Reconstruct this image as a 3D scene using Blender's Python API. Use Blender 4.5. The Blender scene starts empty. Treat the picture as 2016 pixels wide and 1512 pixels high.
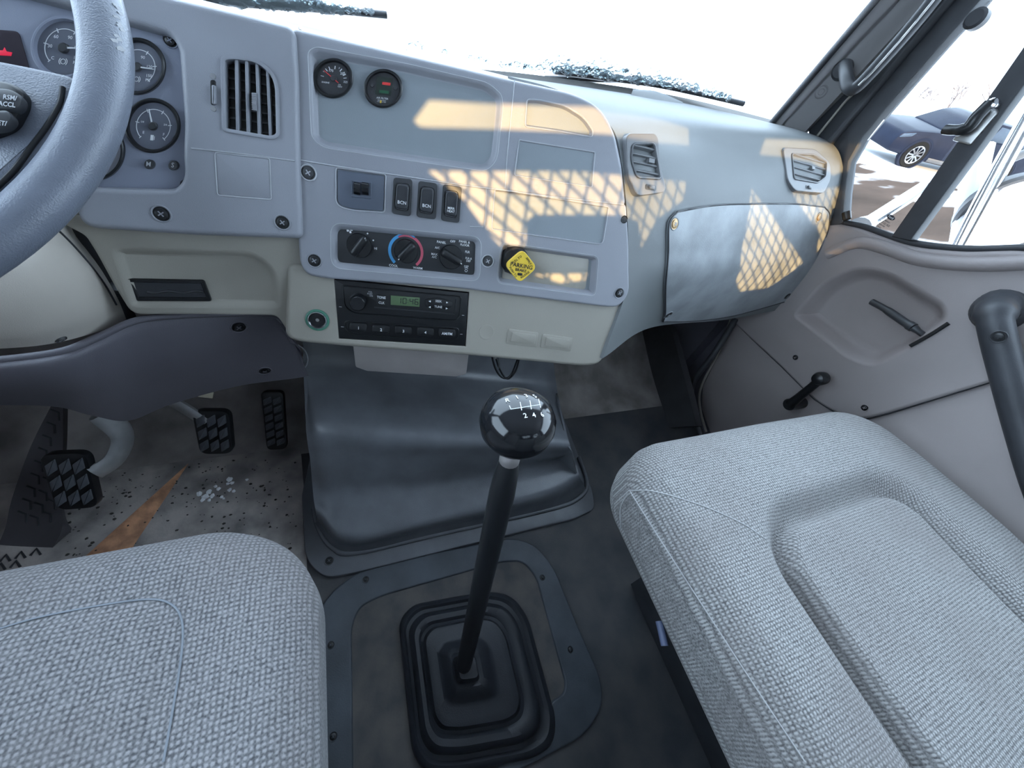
import bpy, bmesh, math, random
import numpy as np
from mathutils import Vector, Matrix, geometry

random.seed(7)
rng = np.random.default_rng(7)
scene = bpy.context.scene
COL = scene.collection
H = 0.97                      # height of the camera above the cab floor

# ------------------------------------------------------------------ camera
# rows: vehicle X (right), Y (forward), Z (up) written in camera axes (right, down, forward)
RM = np.array([[0.92041268, -0.08012521, 0.38264925],
               [-0.30157435, -0.76836664, 0.56450475],
               [0.24878385, -0.63497453, -0.73137811]])
FPX = 745.0
CAM = np.array([0.0, 0.0, H])
cd = bpy.data.cameras.new('camera')
cd.sensor_width = 36.0
cd.lens = 36.0 * FPX / 2016.0
cd.clip_start = 0.02
cd.clip_end = 500
cam = bpy.data.objects.new('camera', cd)
M = Matrix.Identity(4)
for i in range(3):
    M[i][0] = RM[i, 0]; M[i][1] = -RM[i, 1]; M[i][2] = -RM[i, 2]; M[i][3] = CAM[i]
cam.matrix_world = M
COL.objects.link(cam)
scene.camera = cam

# ------------------------------------------------------------------ sky, sun, exposure
world = bpy.data.worlds.new('world'); scene.world = world
world.use_nodes = True
bg = world.node_tree.nodes['Background']
bg.inputs[0].default_value = (0.63, 0.81, 1.0, 1)
bg.inputs[1].default_value = 5.6
SUN_DIR = np.array([0.12, 1.0, -0.36]); SUN_DIR = SUN_DIR / np.linalg.norm(SUN_DIR)   # the way the light travels
sd = bpy.data.lights.new('sun', 'SUN'); sd.energy = 6.3; sd.angle = math.radians(0.3); sd.color = (1.0, 0.66, 0.27)
so = bpy.data.objects.new('sun', sd); COL.objects.link(so)
so.rotation_euler = Vector(-SUN_DIR).to_track_quat('Z', 'Y').to_euler()
so.location = (0, -6, 6)
scene.view_settings.view_transform = 'Standard'
scene.view_settings.look = 'None'
scene.view_settings.gamma = 1
scene.view_settings.use_curve_mapping = False
scene.view_settings.exposure = 0.45
scene.cycles.max_bounces = 12
scene.cycles.transmission_bounces = 12
scene.cycles.transparent_max_bounces = 24
scene.cycles.sample_clamp_indirect = 6

# ------------------------------------------------------------------ materials
MATS = {}
def mat(name, col, rough=0.5, metal=0.0, var=0.10, vscale=9.0, bump=0.0, bscale=900.0, spec=0.5, emit=None, estr=1.0, col2=None, trans=0.0, coat=0.0, bdist=0.001):
    if name in MATS: return MATS[name]
    m = bpy.data.materials.new(name); m.use_nodes = True
    nt = m.node_tree; nd = nt.nodes; lk = nt.links
    b = nd['Principled BSDF']
    b.inputs['Roughness'].default_value = rough
    b.inputs['Metallic'].default_value = metal
    b.inputs['Specular IOR Level'].default_value = spec
    b.inputs['Coat Weight'].default_value = coat
    if trans: b.inputs['Transmission Weight'].default_value = trans
    tc = nd.new('ShaderNodeTexCoord')
    n = nd.new('ShaderNodeTexNoise'); n.inputs['Scale'].default_value = vscale; n.inputs['Detail'].default_value = 6
    lk.new(tc.outputs['Object'], n.inputs['Vector'])
    r = nd.new('ShaderNodeValToRGB')
    c2 = col2 if col2 else tuple(c * (1 - var) for c in col)
    r.color_ramp.elements[0].position = 0.35; r.color_ramp.elements[0].color = (*c2, 1)
    r.color_ramp.elements[1].position = 0.65; r.color_ramp.elements[1].color = (*col, 1)
    lk.new(n.outputs['Fac'], r.inputs['Fac'])
    lk.new(r.outputs['Color'], b.inputs['Base Color'])
    if bump:
        bn = nd.new('ShaderNodeTexNoise'); bn.inputs['Scale'].default_value = bscale; bn.inputs['Detail'].default_value = 2
        lk.new(tc.outputs['Object'], bn.inputs['Vector'])
        bp = nd.new('ShaderNodeBump'); bp.inputs['Strength'].default_value = bump; bp.inputs['Distance'].default_value = bdist
        lk.new(bn.outputs['Fac'], bp.inputs['Height']); lk.new(bp.outputs['Normal'], b.inputs['Normal'])
    if emit:
        b.inputs['Emission Color'].default_value = (*emit, 1); b.inputs['Emission Strength'].default_value = estr
    MATS[name] = m
    return m

PADB = mat('pedal_tread', (.085, .090, .102), .32, var=.2, vscale=30)
def mat_glass(name, tint=(1, 1, 1), refl=0.06):
    m = bpy.data.materials.new(name); m.use_nodes = True
    nt = m.node_tree; nt.nodes.clear()
    o = nt.nodes.new('ShaderNodeOutputMaterial'); t = nt.nodes.new('ShaderNodeBsdfTransparent'); g = nt.nodes.new('ShaderNodeBsdfGlossy')
    x = nt.nodes.new('ShaderNodeMixShader'); f = nt.nodes.new('ShaderNodeFresnel'); f.inputs[0].default_value = 1.3
    t.inputs[0].default_value = (*tint, 1); g.inputs['Roughness'].default_value = 0.02
    g.inputs['Color'].default_value = (refl * 8, refl * 8, refl * 8, 1)
    nt.links.new(f.outputs[0], x.inputs[0]); nt.links.new(t.outputs[0], x.inputs[1]); nt.links.new(g.outputs[0], x.inputs[2]); nt.links.new(x.outputs[0], o.inputs[0])
    MATS[name] = m
    return m

def mat_fabric(name, light, dark, scale=470.0, dirt=(0.17, 0.15, 0.145)):
    """woven cloth: two crossing thread waves for relief and thread colour, plus soft soiling"""
    m = bpy.data.materials.new(name); m.use_nodes = True
    nt = m.node_tree; nd = nt.nodes; lk = nt.links; b = nd['Principled BSDF']
    b.inputs['Roughness'].default_value = 0.9; b.inputs['Specular IOR Level'].default_value = 0.15
    b.inputs['Sheen Weight'].default_value = 0.15
    tc = nd.new('ShaderNodeTexCoord')
    warp = nd.new('ShaderNodeTexNoise'); warp.inputs['Scale'].default_value = 60
    lk.new(tc.outputs['Object'], warp.inputs['Vector'])
    mx = nd.new('ShaderNodeVectorMath'); mx.operation = 'MULTIPLY_ADD'
    mx.inputs[1].default_value = (0.002, 0.002, 0.002)
    lk.new(warp.outputs['Color'], mx.inputs[0]); lk.new(tc.outputs['Object'], mx.inputs[2])
    hs = []
    for dr in ('X', 'Y'):
        w = nd.new('ShaderNodeTexWave'); w.bands_direction = dr; w.inputs['Scale'].default_value = scale / 3.1416 / 2; w.inputs['Distortion'].default_value = 0
        lk.new(mx.outputs[0], w.inputs['Vector']); hs.append(w)
    ad = nd.new('ShaderNodeMath'); ad.operation = 'MULTIPLY'
    lk.new(hs[0].outputs['Fac'], ad.inputs[0]); lk.new(hs[1].outputs['Fac'], ad.inputs[1])
    fl = nd.new('ShaderNodeTexNoise'); fl.inputs['Scale'].default_value = 420; fl.inputs['Detail'].default_value = 3
    lk.new(tc.outputs['Object'], fl.inputs['Vector'])
    sm = nd.new('ShaderNodeMath'); sm.operation = 'MULTIPLY_ADD'; sm.inputs[1].default_value = 0.9
    lk.new(fl.outputs['Fac'], sm.inputs[0])
    hf = nd.new('ShaderNodeMath'); hf.operation = 'MULTIPLY'; hf.inputs[1].default_value = 0.55
    lk.new(ad.outputs[0], hf.inputs[0]); lk.new(hf.outputs[0], sm.inputs[2])
    r = nd.new('ShaderNodeValToRGB')
    r.color_ramp.elements[0].position = 0.30; r.color_ramp.elements[0].color = (*dark, 1)
    r.color_ramp.elements[1].position = 0.85; r.color_ramp.elements[1].color = (*light, 1)
    lk.new(sm.outputs[0], r.inputs['Fac'])
    dn = nd.new('ShaderNodeTexNoise'); dn.inputs['Scale'].default_value = 7; dn.inputs['Detail'].default_value = 5
    lk.new(tc.outputs['Object'], dn.inputs['Vector'])
    dr_ = nd.new('ShaderNodeValToRGB'); dr_.color_ramp.elements[0].position = 0.45; dr_.color_ramp.elements[1].position = 0.75
    dr_.color_ramp.elements[0].color = (0, 0, 0, 1); dr_.color_ramp.elements[1].color = (0.45, 0.45, 0.45, 1)
    lk.new(dn.outputs['Fac'], dr_.inputs['Fac'])
    mc = nd.new('ShaderNodeMix'); mc.data_type = 'RGBA'
    lk.new(dr_.outputs['Color'], mc.inputs['Factor']); lk.new(r.outputs['Color'], mc.inputs['A']); mc.inputs['B'].default_value = (*dirt, 1)
    lk.new(mc.outputs['Result'], b.inputs['Base Color'])
    bp = nd.new('ShaderNodeBump'); bp.inputs['Strength'].default_value = 0.55; bp.inputs['Distance'].default_value = 0.0012
    lk.new(sm.outputs[0], bp.inputs['Height']); lk.new(bp.outputs['Normal'], b.inputs['Normal'])
    MATS[name] = m
    return m

GREY = mat('dash_grey_plastic', (0.285, 0.292, 0.322), 0.38, var=0.07, bump=0.25, bscale=1400)
GREYB = mat('pod_grey_plastic', (0.235, 0.262, 0.285), 0.45, var=0.06, bump=0.2, bscale=1400)
CLUST = mat('cluster_slate_plastic', (0.270, 0.290, 0.360), 0.5, var=0.08, bump=0.2, bscale=1600)
CREAM = mat('cream_plastic', (0.338, 0.316, 0.272), 0.42, var=0.06, vscale=5, bump=0.25, bscale=1300)
PASS = mat('pale_grey_dash_plastic', (0.166, 0.177, 0.181), 0.55, var=0.08, vscale=6, bump=0.3, bscale=1100)
SCUFF = mat('scuffed_grey_plastic', (0.310, 0.330, 0.345), 0.42, vscale=16, col2=(0.210, 0.225, 0.235), bump=0.3, bscale=700)
TAUPE = mat('taupe_door_plastic', (0.315, 0.277, 0.272), 0.5, var=0.08, vscale=6, bump=0.35, bscale=1200)
TAUPED = mat('dark_taupe_plastic', (0.118, 0.112, 0.130), 0.45, var=0.12, vscale=6, bump=0.35, bscale=1200)
PILLAR = mat('pillar_grey_plastic', (0.190, 0.180, 0.180), 0.55, var=0.08, bump=0.3, bscale=1500)
BLACK = mat('black_plastic', (0.010, 0.011, 0.013), 0.35, var=0.15)
BLACKM = mat('black_matt_rubber', (0.036, 0.038, 0.044), 0.5, var=0.25, vscale=20, bump=0.2, bscale=500)
BLACKG = mat('black_gloss', (0.008, 0.009, 0.011), 0.12, var=0.1)
DGREY = mat('dark_grey_plastic', (0.045, 0.047, 0.052), 0.42, var=0.12)
CHARC = mat('charcoal_switch_plastic', (0.03, 0.032, 0.037), 0.3, var=0.1)
WHEEL = mat('steering_wheel_leather', (0.135, 0.150, 0.185), 0.36, var=0.18, vscale=30, bump=0.35, bscale=900)
WHITE = mat('white_print', (0.75, 0.77, 0.78), 0.5, var=0.02)
GREYP = mat('grey_print', (0.42, 0.43, 0.45), 0.5, var=0.02)
REDP = mat('red_print', (0.75, 0.05, 0.05), 0.4, var=0.02)
BLUEP = mat('blue_print', (0.07, 0.32, 0.62), 0.4, var=0.02)
PINKP = mat('rose_print', (0.55, 0.10, 0.15), 0.4, var=0.02)
YELLOW = mat('yellow_plastic', (0.85, 0.58, 0.05), 0.3, var=0.12, vscale=60, coat=0.3)
LCD = mat('green_lcd', (0.10, 0.16, 0.08), 0.25, var=0.05)
METAL = mat('worn_steel', (0.45, 0.44, 0.43), 0.35, metal=0.9, var=0.3, vscale=30)
CHROME = mat('chrome', (0.72, 0.74, 0.76), 0.12, metal=1.0, var=0.05)
ALU = mat('cast_aluminium', (0.50, 0.50, 0.50), 0.45, metal=0.6, var=0.25, vscale=25)
TEAL = mat('green_ring', (0.06, 0.20, 0.14), 0.4, var=0.1)
RUBBER = mat('rubber_floor', (0.088, 0.085, 0.088), 0.55, vscale=11, col2=(0.048, 0.052, 0.060), bump=0.4, bscale=260)
RUBBERB = mat('rubber_floor_plate', (0.078, 0.090, 0.108), 0.45, vscale=14, col2=(0.052, 0.060, 0.072), bump=0.35, bscale=420)
DUSTY = mat('dusty_rubber', (0.125, 0.112, 0.105), 0.8, vscale=18, col2=(0.070, 0.070, 0.074), bump=0.5, bscale=200)
COVER = mat('engine_cover_plastic', (0.160, 0.168, 0.184), 0.24, var=0.22, vscale=12, bump=0.3, bscale=700)
BOOT = mat('boot_rubber', (0.026, 0.029, 0.037), 0.5, var=0.3, vscale=15, bump=0.25, bscale=420)
MAT_DRV = mat('driver_mat', (0.500, 0.448, 0.415), 0.75, vscale=14, col2=(0.200, 0.186, 0.182), bump=0.5, bscale=180)
SNOW = mat('snow', (0.85, 0.87, 0.9), 0.7, var=0.06, vscale=5, bump=0.5, bscale=30)
ICE = bpy.data.materials.new('frost'); ICE.use_nodes = True
_b = ICE.node_tree.nodes['Principled BSDF']; _b.inputs['Transmission Weight'].default_value = .92; _b.inputs['Base Color'].default_value = (.92, .97, .99, 1); _b.inputs['IOR'].default_value = 1.14; _b.inputs['Roughness'].default_value = .22
SEAT = mat_fabric('seat_fabric', (0.385, 0.380, 0.372), (0.080, 0.078, 0.080))
SEAT2 = mat_fabric('driver_seat_fabric', (0.300, 0.290, 0.295), (0.072, 0.073, 0.078), scale=500)
THREAD = mat('seam_thread', (0.42, 0.42, 0.42), 0.8)
GLASS = mat_glass('clear_glass')
DIAL = mat('dial_face', (0.130, 0.140, 0.175), 0.5, var=0.05)
LENS = mat_glass('gauge_lens', (1, 1, 1), 0.05)
ROOFL = mat('headliner', (0.33, 0.33, 0.34), 0.9, var=0.05)

# ------------------------------------------------------------------ projection helpers
def ray(u, v): return RM @ np.array([u - 1008.0, v - 756.0, FPX])
def PY(u, v, Y): r = ray(u, v); return CAM + r * (Y / r[1])
def PX(u, v, X): r = ray(u, v); return CAM + r * (X / r[0])
def PZ(u, v, Z): r = ray(u, v); return CAM + r * ((Z - H) / r[2])
def V3(*a): return np.array(a, float)
def nrm(v): v = np.asarray(v, float); return v / np.linalg.norm(v)

class Fr:
    """a flat working frame: origin, right, up, outward normal"""
    def __init__(s, o, t, u):
        s.o = np.asarray(o, float); s.t = nrm(t); s.n = nrm(np.cross(s.t, u)); s.u = np.cross(s.n, s.t)
    def q(s, a, b, h=0.0):
        r = ray(a, b); k = ((s.o + s.n * h - CAM) @ s.n) / (r @ s.n); d = CAM + r * k - s.o
        return np.array([d @ s.t, d @ s.u])
    def qs(s, pts, h=0.0): return [s.q(a, b, h) for a, b in pts]
    def W(s, x, y, z=0.0): return s.o + s.t * x + s.u * y + s.n * z
    def off(s, h): return Fr(s.o + s.n * h, s.t, s.u)
    def at(s, x, y, z=0.0, rot=0.0):
        c, k = math.cos(rot), math.sin(rot)
        return Fr(s.W(x, y, z), s.t * c + s.u * k, s.u * c - s.t * k)

class FrS(Fr):
    """frame on the same plane whose axes follow a moulding's own drawn axes (slightly sheared)"""
    def __init__(s, fr, u, v, tilt=6.0):
        a = math.radians(tilt); p0 = fr.q(u, v)
        pt = fr.q(u + 8 * math.cos(a), v + 8 * math.sin(a)) - p0; pu = fr.q(u + 8 * math.sin(a), v - 8 * math.cos(a)) - p0
        s.k = 0.5 * (np.linalg.norm(pt) + np.linalg.norm(pu)) / 8       # metres for one drawn unit
        s.o = fr.W(*p0); s.t = (fr.t * pt[0] + fr.u * pt[1]) / 8 / s.k; s.u = (fr.t * pu[0] + fr.u * pu[1]) / 8 / s.k; s.n = fr.n
    def mk(s, o, t, u):
        c = FrS.__new__(FrS); c.o, c.t, c.u, c.n, c.k = o, t, u, s.n, s.k; return c
    def off(s, h): return s.mk(s.o + s.n * h, s.t, s.u)
    def at(s, x, y, z=0.0, rot=0.0):
        c, k = math.cos(rot), math.sin(rot); return s.mk(s.W(x, y, z), s.t * c + s.u * k, s.u * c - s.t * k)

def frame(u, v, Y, yaw, rec):
    a, b = math.radians(yaw), math.radians(rec)
    t = V3(math.cos(a), -math.sin(a), 0); nh = V3(-math.sin(a), -math.cos(a), 0)
    return Fr(PY(u, v, Y), t, V3(0, 0, 1) * math.cos(b) - nh * math.sin(b))

# ------------------------------------------------------------------ object helpers
def link(name, me, m, parent=None, smooth=30.0):
    me.update()
    o = bpy.data.objects.new(name, me); COL.objects.link(o)
    for x in (m if isinstance(m, (list, tuple)) else [m]): me.materials.append(x)
    if smooth:
        me.polygons.foreach_set('use_smooth', [True] * len(me.polygons))
        me.set_sharp_from_angle(angle=math.radians(smooth))
    if parent is not None: attach(o, parent)
    return o
def attach(o, parent):
    o.parent = parent
    if parent.parent is None and parent.type == 'EMPTY':
        o.matrix_parent_inverse = Matrix.Translation(parent.location).inverted()
def tag(o, label, cat, group=None):
    o['label'] = label; o['category'] = cat
    if group: o['group'] = group
    return o
def thing(name, label, cat, loc=(0, 0, 0), group=None):
    o = bpy.data.objects.new(name, None); COL.objects.link(o)
    o.location = Vector([float(x) for x in loc]); o.empty_display_size = 0.02
    return tag(o, label, cat, group)
def struct(o): o['kind'] = 'structure'; return o

class MB:
    def __init__(s): s.v = []; s.f = []; s.mi = []; s.cm = 0
    def add(s, pts): i = len(s.v); s.v += [tuple(float(c) for c in p) for p in pts]; return i
    def face(s, ids): s.f.append(tuple(ids)); s.mi.append(s.cm)
    def loops(s, loops, closed=True, cap0=False, cap1=False):
        st = [s.add(l) for l in loops]; n = len(loops[0])
        for a, b in zip(st[:-1], st[1:]):
            for i in range(n if closed else n - 1):
                j = (i + 1) % n
                s.face((a + i, a + j, b + j, b + i))
        if cap0: s.face([st[0] + i for i in range(n)][::-1])
        if cap1: s.face([st[-1] + i for i in range(n)])
        return st
    def box(s, fr, x0, x1, y0, y1, z0, z1):
        i = s.add([fr.W(x, y, z) for z in (z0, z1) for x, y in ((x0, y0), (x1, y0), (x1, y1), (x0, y1))])
        for q in ((0, 3, 2, 1), (4, 5, 6, 7), (0, 1, 5, 4), (1, 2, 6, 5), (2, 3, 7, 6), (3, 0, 4, 7)): s.face([i + k for k in q])
    def build(s, name, m, parent=None, smooth=30.0):
        me = bpy.data.meshes.new(name); me.from_pydata(s.v, [], s.f)
        if any(s.mi): me.polygons.foreach_set('material_index', s.mi)
        bm = bmesh.new(); bm.from_mesh(me); bmesh.ops.recalc_face_normals(bm, faces=bm.faces); bm.to_mesh(me); bm.free()
        return link(name, me, m, parent, smooth)

def area2(p): return 0.5 * sum(p[i][0] * p[(i + 1) % len(p)][1] - p[(i + 1) % len(p)][0] * p[i][1] for i in range(len(p)))
def ccw(p): return list(p) if area2(p) > 0 else list(p)[::-1]
def rnd(pts, r, n=6):
    """round the corners of a 2-D polygon; r is one radius or one for each corner"""
    pts = [np.asarray(p, float) for p in pts]; N = len(pts); out = []
    for i in range(N):
        p = pts[i]; a = pts[i - 1]; b = pts[(i + 1) % N]
        rr = r[i] if isinstance(r, (list, tuple)) else r
        da, db = np.linalg.norm(a - p), np.linalg.norm(b - p)
        k = min(rr, da * 0.48, db * 0.48)
        if k < 1e-5: out.append(p); continue
        p0 = p + (a - p) / da * k; p1 = p + (b - p) / db * k
        for j in range(n + 1):
            t = j / n; out.append((1 - t) ** 2 * p0 + 2 * t * (1 - t) * p + t * t * p1)
    return out
def offs(p, d):
    """offset a counter-clockwise polygon outward by d"""
    N = len(p); out = []
    for i in range(N):
        e0 = p[i] - p[i - 1]; e1 = p[(i + 1) % N] - p[i]
        l0, l1 = np.linalg.norm(e0), np.linalg.norm(e1)
        n0 = np.array([e0[1], -e0[0]]) / max(l0, 1e-9); n1 = np.array([e1[1], -e1[0]]) / max(l1, 1e-9)
        m = n0 + n1; L = np.linalg.norm(m)
        m = m / max(L, 1e-6); c = max(0.45, float(m @ n0)); out.append(p[i] + m * d / c)
    return out
def circ(c, r, n=32, a0=0.0): return [np.array([c[0] + r * math.cos(a0 + 2 * math.pi * i / n), c[1] + r * math.sin(a0 + 2 * math.pi * i / n)]) for i in range(n)]

def plate(name, fr, outer, holes=(), edge=((0, 0), (0.0015, -0.0006), (0.0025, -0.003), (0.0025, -0.02)), hedge=((0, 0), (0.0012, -0.0006), (0.002, -0.003), (0.002, -0.01)), m=GREY, parent=None, floors=None, fm=None, h=0.0):
    """front face with holes; edge = (outward, height) profile of the rim, hedge = (inward, height) profile of each hole; floors closes the holes"""
    mb = MB(); outer = ccw(outer); hs = [ccw(x) for x in holes]
    rim_ = 0.0012
    ins = offs(outer, -rim_); hins = [offs(x, rim_) for x in hs]
    mb.loops([[fr.W(p[0], p[1], h) for p in l] for l in (ins, outer)])
    for a_, b_, hp in zip(hins, hs, hedge if isinstance(hedge, list) else [hedge] * len(hs)):
        if hp[0] == (0, 0): mb.loops([[fr.W(p[0], p[1], h) for p in l] for l in (a_, b_)])
    hins = [a_ if (hp[0] == (0, 0)) else b_ for a_, b_, hp in zip(hins, hs, hedge if isinstance(hedge, list) else [hedge] * len(hs))]
    loops2 = [ins] + [x[::-1] for x in hins]
    tri = geometry.tessellate_polygon([[Vector((p[0], p[1], 0)) for p in l] for l in loops2])
    flat = [p for l in loops2 for p in l]
    i0 = mb.add([fr.W(p[0], p[1], h) for p in flat])
    for t in tri: mb.face([i0 + k for k in t])
    mb.loops([[fr.W(p[0], p[1], h + z) for p in offs(outer, d)] for d, z in edge])
    for k, x in enumerate(hs):
        hp = hedge[k] if isinstance(hedge, list) else hedge
        lp = [[fr.W(p[0], p[1], h + z) for p in offs(x, -d)] for d, z in hp]
        st = mb.loops(lp)
        if floors is None or (floors is not False and floors[k]):
            if fm is not None: mb.cm = 1
            q = offs(x, -hp[-1][0]); i1 = mb.add([fr.W(p[0], p[1], h + hp[-1][1]) for p in q])
            for t in geometry.tessellate_polygon([[Vector((p[0], p[1], 0)) for p in q]]): mb.face([i1 + c for c in t])
            mb.cm = 0
    # weld the seams so that shading runs over them
    me = bpy.data.meshes.new(name); me.from_pydata(mb.v, [], mb.f)
    if any(mb.mi): me.polygons.foreach_set('material_index', mb.mi)
    bm = bmesh.new(); bm.from_mesh(me); bmesh.ops.remove_doubles(bm, verts=bm.verts, dist=1e-6)
    bmesh.ops.recalc_face_normals(bm, faces=bm.faces); bm.to_mesh(me); bm.free()
    return link(name, me, [m] + ([fm] if fm is not None else []), parent, 38.0)

def slab(name, fr, outer, z0, z1, m, parent=None, bev=0.0015, dome=0.0):
    """closed block with a softly rounded front rim"""
    outer = ccw(outer); mb = MB()
    prof = [(0, z0), (0, z1 - bev), (-bev * 0.3, z1 - bev * 0.3), (-bev, z1)]
    lp = [[fr.W(p[0], p[1], z) for p in offs(outer, d)] for d, z in prof]
    if dome:
        c = sum(offs(outer, -bev)) / len(outer)
        for k in (0.8, 0.5, 0.2):
            lp.append([fr.W(*(c + (p - c) * k), z1 + dome * (1 - k * k)) for p in offs(outer, -bev)])
    mb.loops(lp, True, True, True)
    me = bpy.data.meshes.new(name); me.from_pydata(mb.v, [], mb.f)
    bm = bmesh.new(); bm.from_mesh(me); bmesh.ops.recalc_face_normals(bm, faces=bm.faces); bm.to_mesh(me); bm.free()
    return link(name, me, m, parent, 40.0)

def lathe(name, fr, c, prof, m, parent=None, n=36, smooth=35.0, cap=True, sx=1.0):
    mb = MB()
    mb.loops([[fr.W(c[0] + max(r, 1e-5) * math.cos(2 * math.pi * i / n) * sx, c[1] + max(r, 1e-5) * math.sin(2 * math.pi * i / n), z) for i in range(n)] for r, z in prof], True, cap, cap)
    return mb.build(name, m, parent, smooth)

def tube(name, path, rad, m, parent=None, n=10, closed=False, smooth=60.0, flat=None):
    P = [np.asarray(p, float) for p in path]; N = len(P)
    R = [rad] * N if np.isscalar(rad) else list(rad)
    mb = MB(); loops = []; up = None
    for i in range(N):
        a = P[i - 1] if (i or closed) else P[i]; b = P[(i + 1) % N] if (i < N - 1 or closed) else P[i]
        d = nrm(b - a)
        if up is None:
            up = V3(0, 0, 1) if abs(d[2]) < 0.9 else V3(1, 0, 0)
        up = nrm(up - d * (up @ d)); s = np.cross(d, up)
        fx, fy = flat if flat else (1, 1)
        loops.append([P[i] + R[i] * (s * fx * math.cos(2 * math.pi * k / n) + up * fy * math.sin(2 * math.pi * k / n)) for k in range(n)])
    if closed: loops.append(loops[0])
    mb.loops(loops, True, not closed, not closed)
    return mb.build(name, m, parent, smooth)

def crom(P, n, closed=False):
    """n samples of a smooth curve through the points"""
    P = [np.asarray(p, float) for p in P]; N = len(P); out = []
    seg = N if closed else N - 1
    for k in range(n):
        s = k / (n if closed else n - 1) * seg; i = min(int(s), seg - 1); t = s - i
        if closed: a, b, c, d = P[(i - 1) % N], P[i % N], P[(i + 1) % N], P[(i + 2) % N]
        else:
            b, c = P[i], P[i + 1]; a = P[i - 1] if i else 2 * b - c; d = P[i + 2] if i + 2 < N else 2 * c - b
        out.append(0.5 * (2 * b + (c - a) * t + (2 * a - 5 * b + 4 * c - d) * t * t + (3 * b - a - 3 * c + d) * t ** 3))
    return out
def lin(P, n):
    P = [np.asarray(p, float) for p in P]; L = [0]
    for a, b in zip(P[:-1], P[1:]): L.append(L[-1] + np.linalg.norm(b - a))
    return [np.array([np.interp(L[-1] * k / (n - 1), L, [p[j] for p in P]) for j in range(len(P[0]))]) for k in range(n)]

def loft(name, rows, m, parent=None, nu=24, nv=8, thick=0.006, smooth=50.0, ret=False):
    """smooth skin through rows of points (each row left to right), given thickness away from the viewer"""
    rs = [crom(r, nu) for r in rows]
    cols = [crom([r[i] for r in rs], (len(rows) - 1) * nv + 1) for i in range(nu)]
    G = np.array([[cols[i][j] for i in range(nu)] for j in range(len(cols[0]))])
    if ret: return G
    return skin(name, G, m, parent, thick, smooth)
def skin(name, G, m, parent=None, thick=0.006, smooth=50.0):
    nr, nc, _ = G.shape
    du = np.gradient(G, axis=1); dv = np.gradient(G, axis=0)
    Nn = np.cross(du, dv); Nn /= np.maximum(np.linalg.norm(Nn, axis=2, keepdims=True), 1e-9)
    view = G - CAM
    if (Nn * view).sum() < 0: Nn = -Nn
    B = G + Nn * thick
    mb = MB(); a = mb.add(G.reshape(-1, 3)); b = mb.add(B.reshape(-1, 3))
    for j in range(nr - 1):
        for i in range(nc - 1):
            q = (j * nc + i, j * nc + i + 1, (j + 1) * nc + i + 1, (j + 1) * nc + i)
            mb.face([a + k for k in q]); mb.face([b + k for k in q][::-1])
    per = [(0, i) for i in range(nc)] + [(j, nc - 1) for j in range(1, nr)] + [(nr - 1, i) for i in range(nc - 2, -1, -1)] + [(j, 0) for j in range(nr - 2, 0, -1)]
    for k in range(len(per)):
        p, q = per[k], per[(k + 1) % len(per)]
        mb.face((a + p[0] * nc + p[1], b + p[0] * nc + p[1], b + q[0] * nc + q[1], a + q[0] * nc + q[1]))
    return mb.build(name, m, parent, smooth)

def rbox(name, c, half, r, m, parent=None, n=(10, 10, 6), fn=None, smooth=60.0):
    """rounded block centred at c, shaped further by fn(points)"""
    half = np.asarray(half, float); inner = half - r; vs = {}; mb = MB()
    def key(a, b, cc): return (a, b, cc)
    def vid(k):
        if k not in vs:
            q = np.array([(-1 + 2 * k[i] / n[i]) * half[i] for i in range(3)])
            cl = np.clip(q, -inner, inner); d = q - cl; L = np.linalg.norm(d)
            p = cl + d / L * r if (L > 1e-9 and r > 0) else q
            vs[k] = len(mb.v); mb.v.append(tuple(p))
        return vs[k]
    for ax in range(3):
        o1, o2 = [(1, 2), (2, 0), (0, 1)][ax]
        for side in (0, n[ax]):
            for i in range(n[o1]):
                for j in range(n[o2]):
                    ids = []
                    for di, dj in ((0, 0), (1, 0), (1, 1), (0, 1)):
                        k = [0, 0, 0]; k[ax] = side; k[o1] = i + di; k[o2] = j + dj; ids.append(vid(tuple(k)))
                    mb.face(ids if side else ids[::-1])
    A = np.array(mb.v)
    if fn is not None: A = fn(A)
    mb.v = [tuple(p) for p in A + np.asarray(c, float)]
    return mb.build(name, m, parent, smooth)

def text(s, fr, x, y, size, m, parent, z=0.0004, rot=0.0, sx=1.0, name='lettering'):
    cu = bpy.data.curves.new('t', 'FONT'); cu.body = s; cu.size = size; cu.align_x = 'CENTER'; cu.align_y = 'CENTER'; cu.resolution_u = 2; cu.extrude = 0.00008
    cu.offset = size * 0.012
    to = bpy.data.objects.new('t', cu); COL.objects.link(to)
    bpy.context.view_layer.update()
    me = bpy.data.meshes.new_from_object(to)
    bpy.data.objects.remove(to); bpy.data.curves.remove(cu)
    f2 = fr.at(x, y, z, rot)
    for v in me.vertices:
        p = f2.W(v.co.x * sx, v.co.y, v.co.z); v.co = Vector(p)
    return link(name, me, m, parent, 0)

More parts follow.
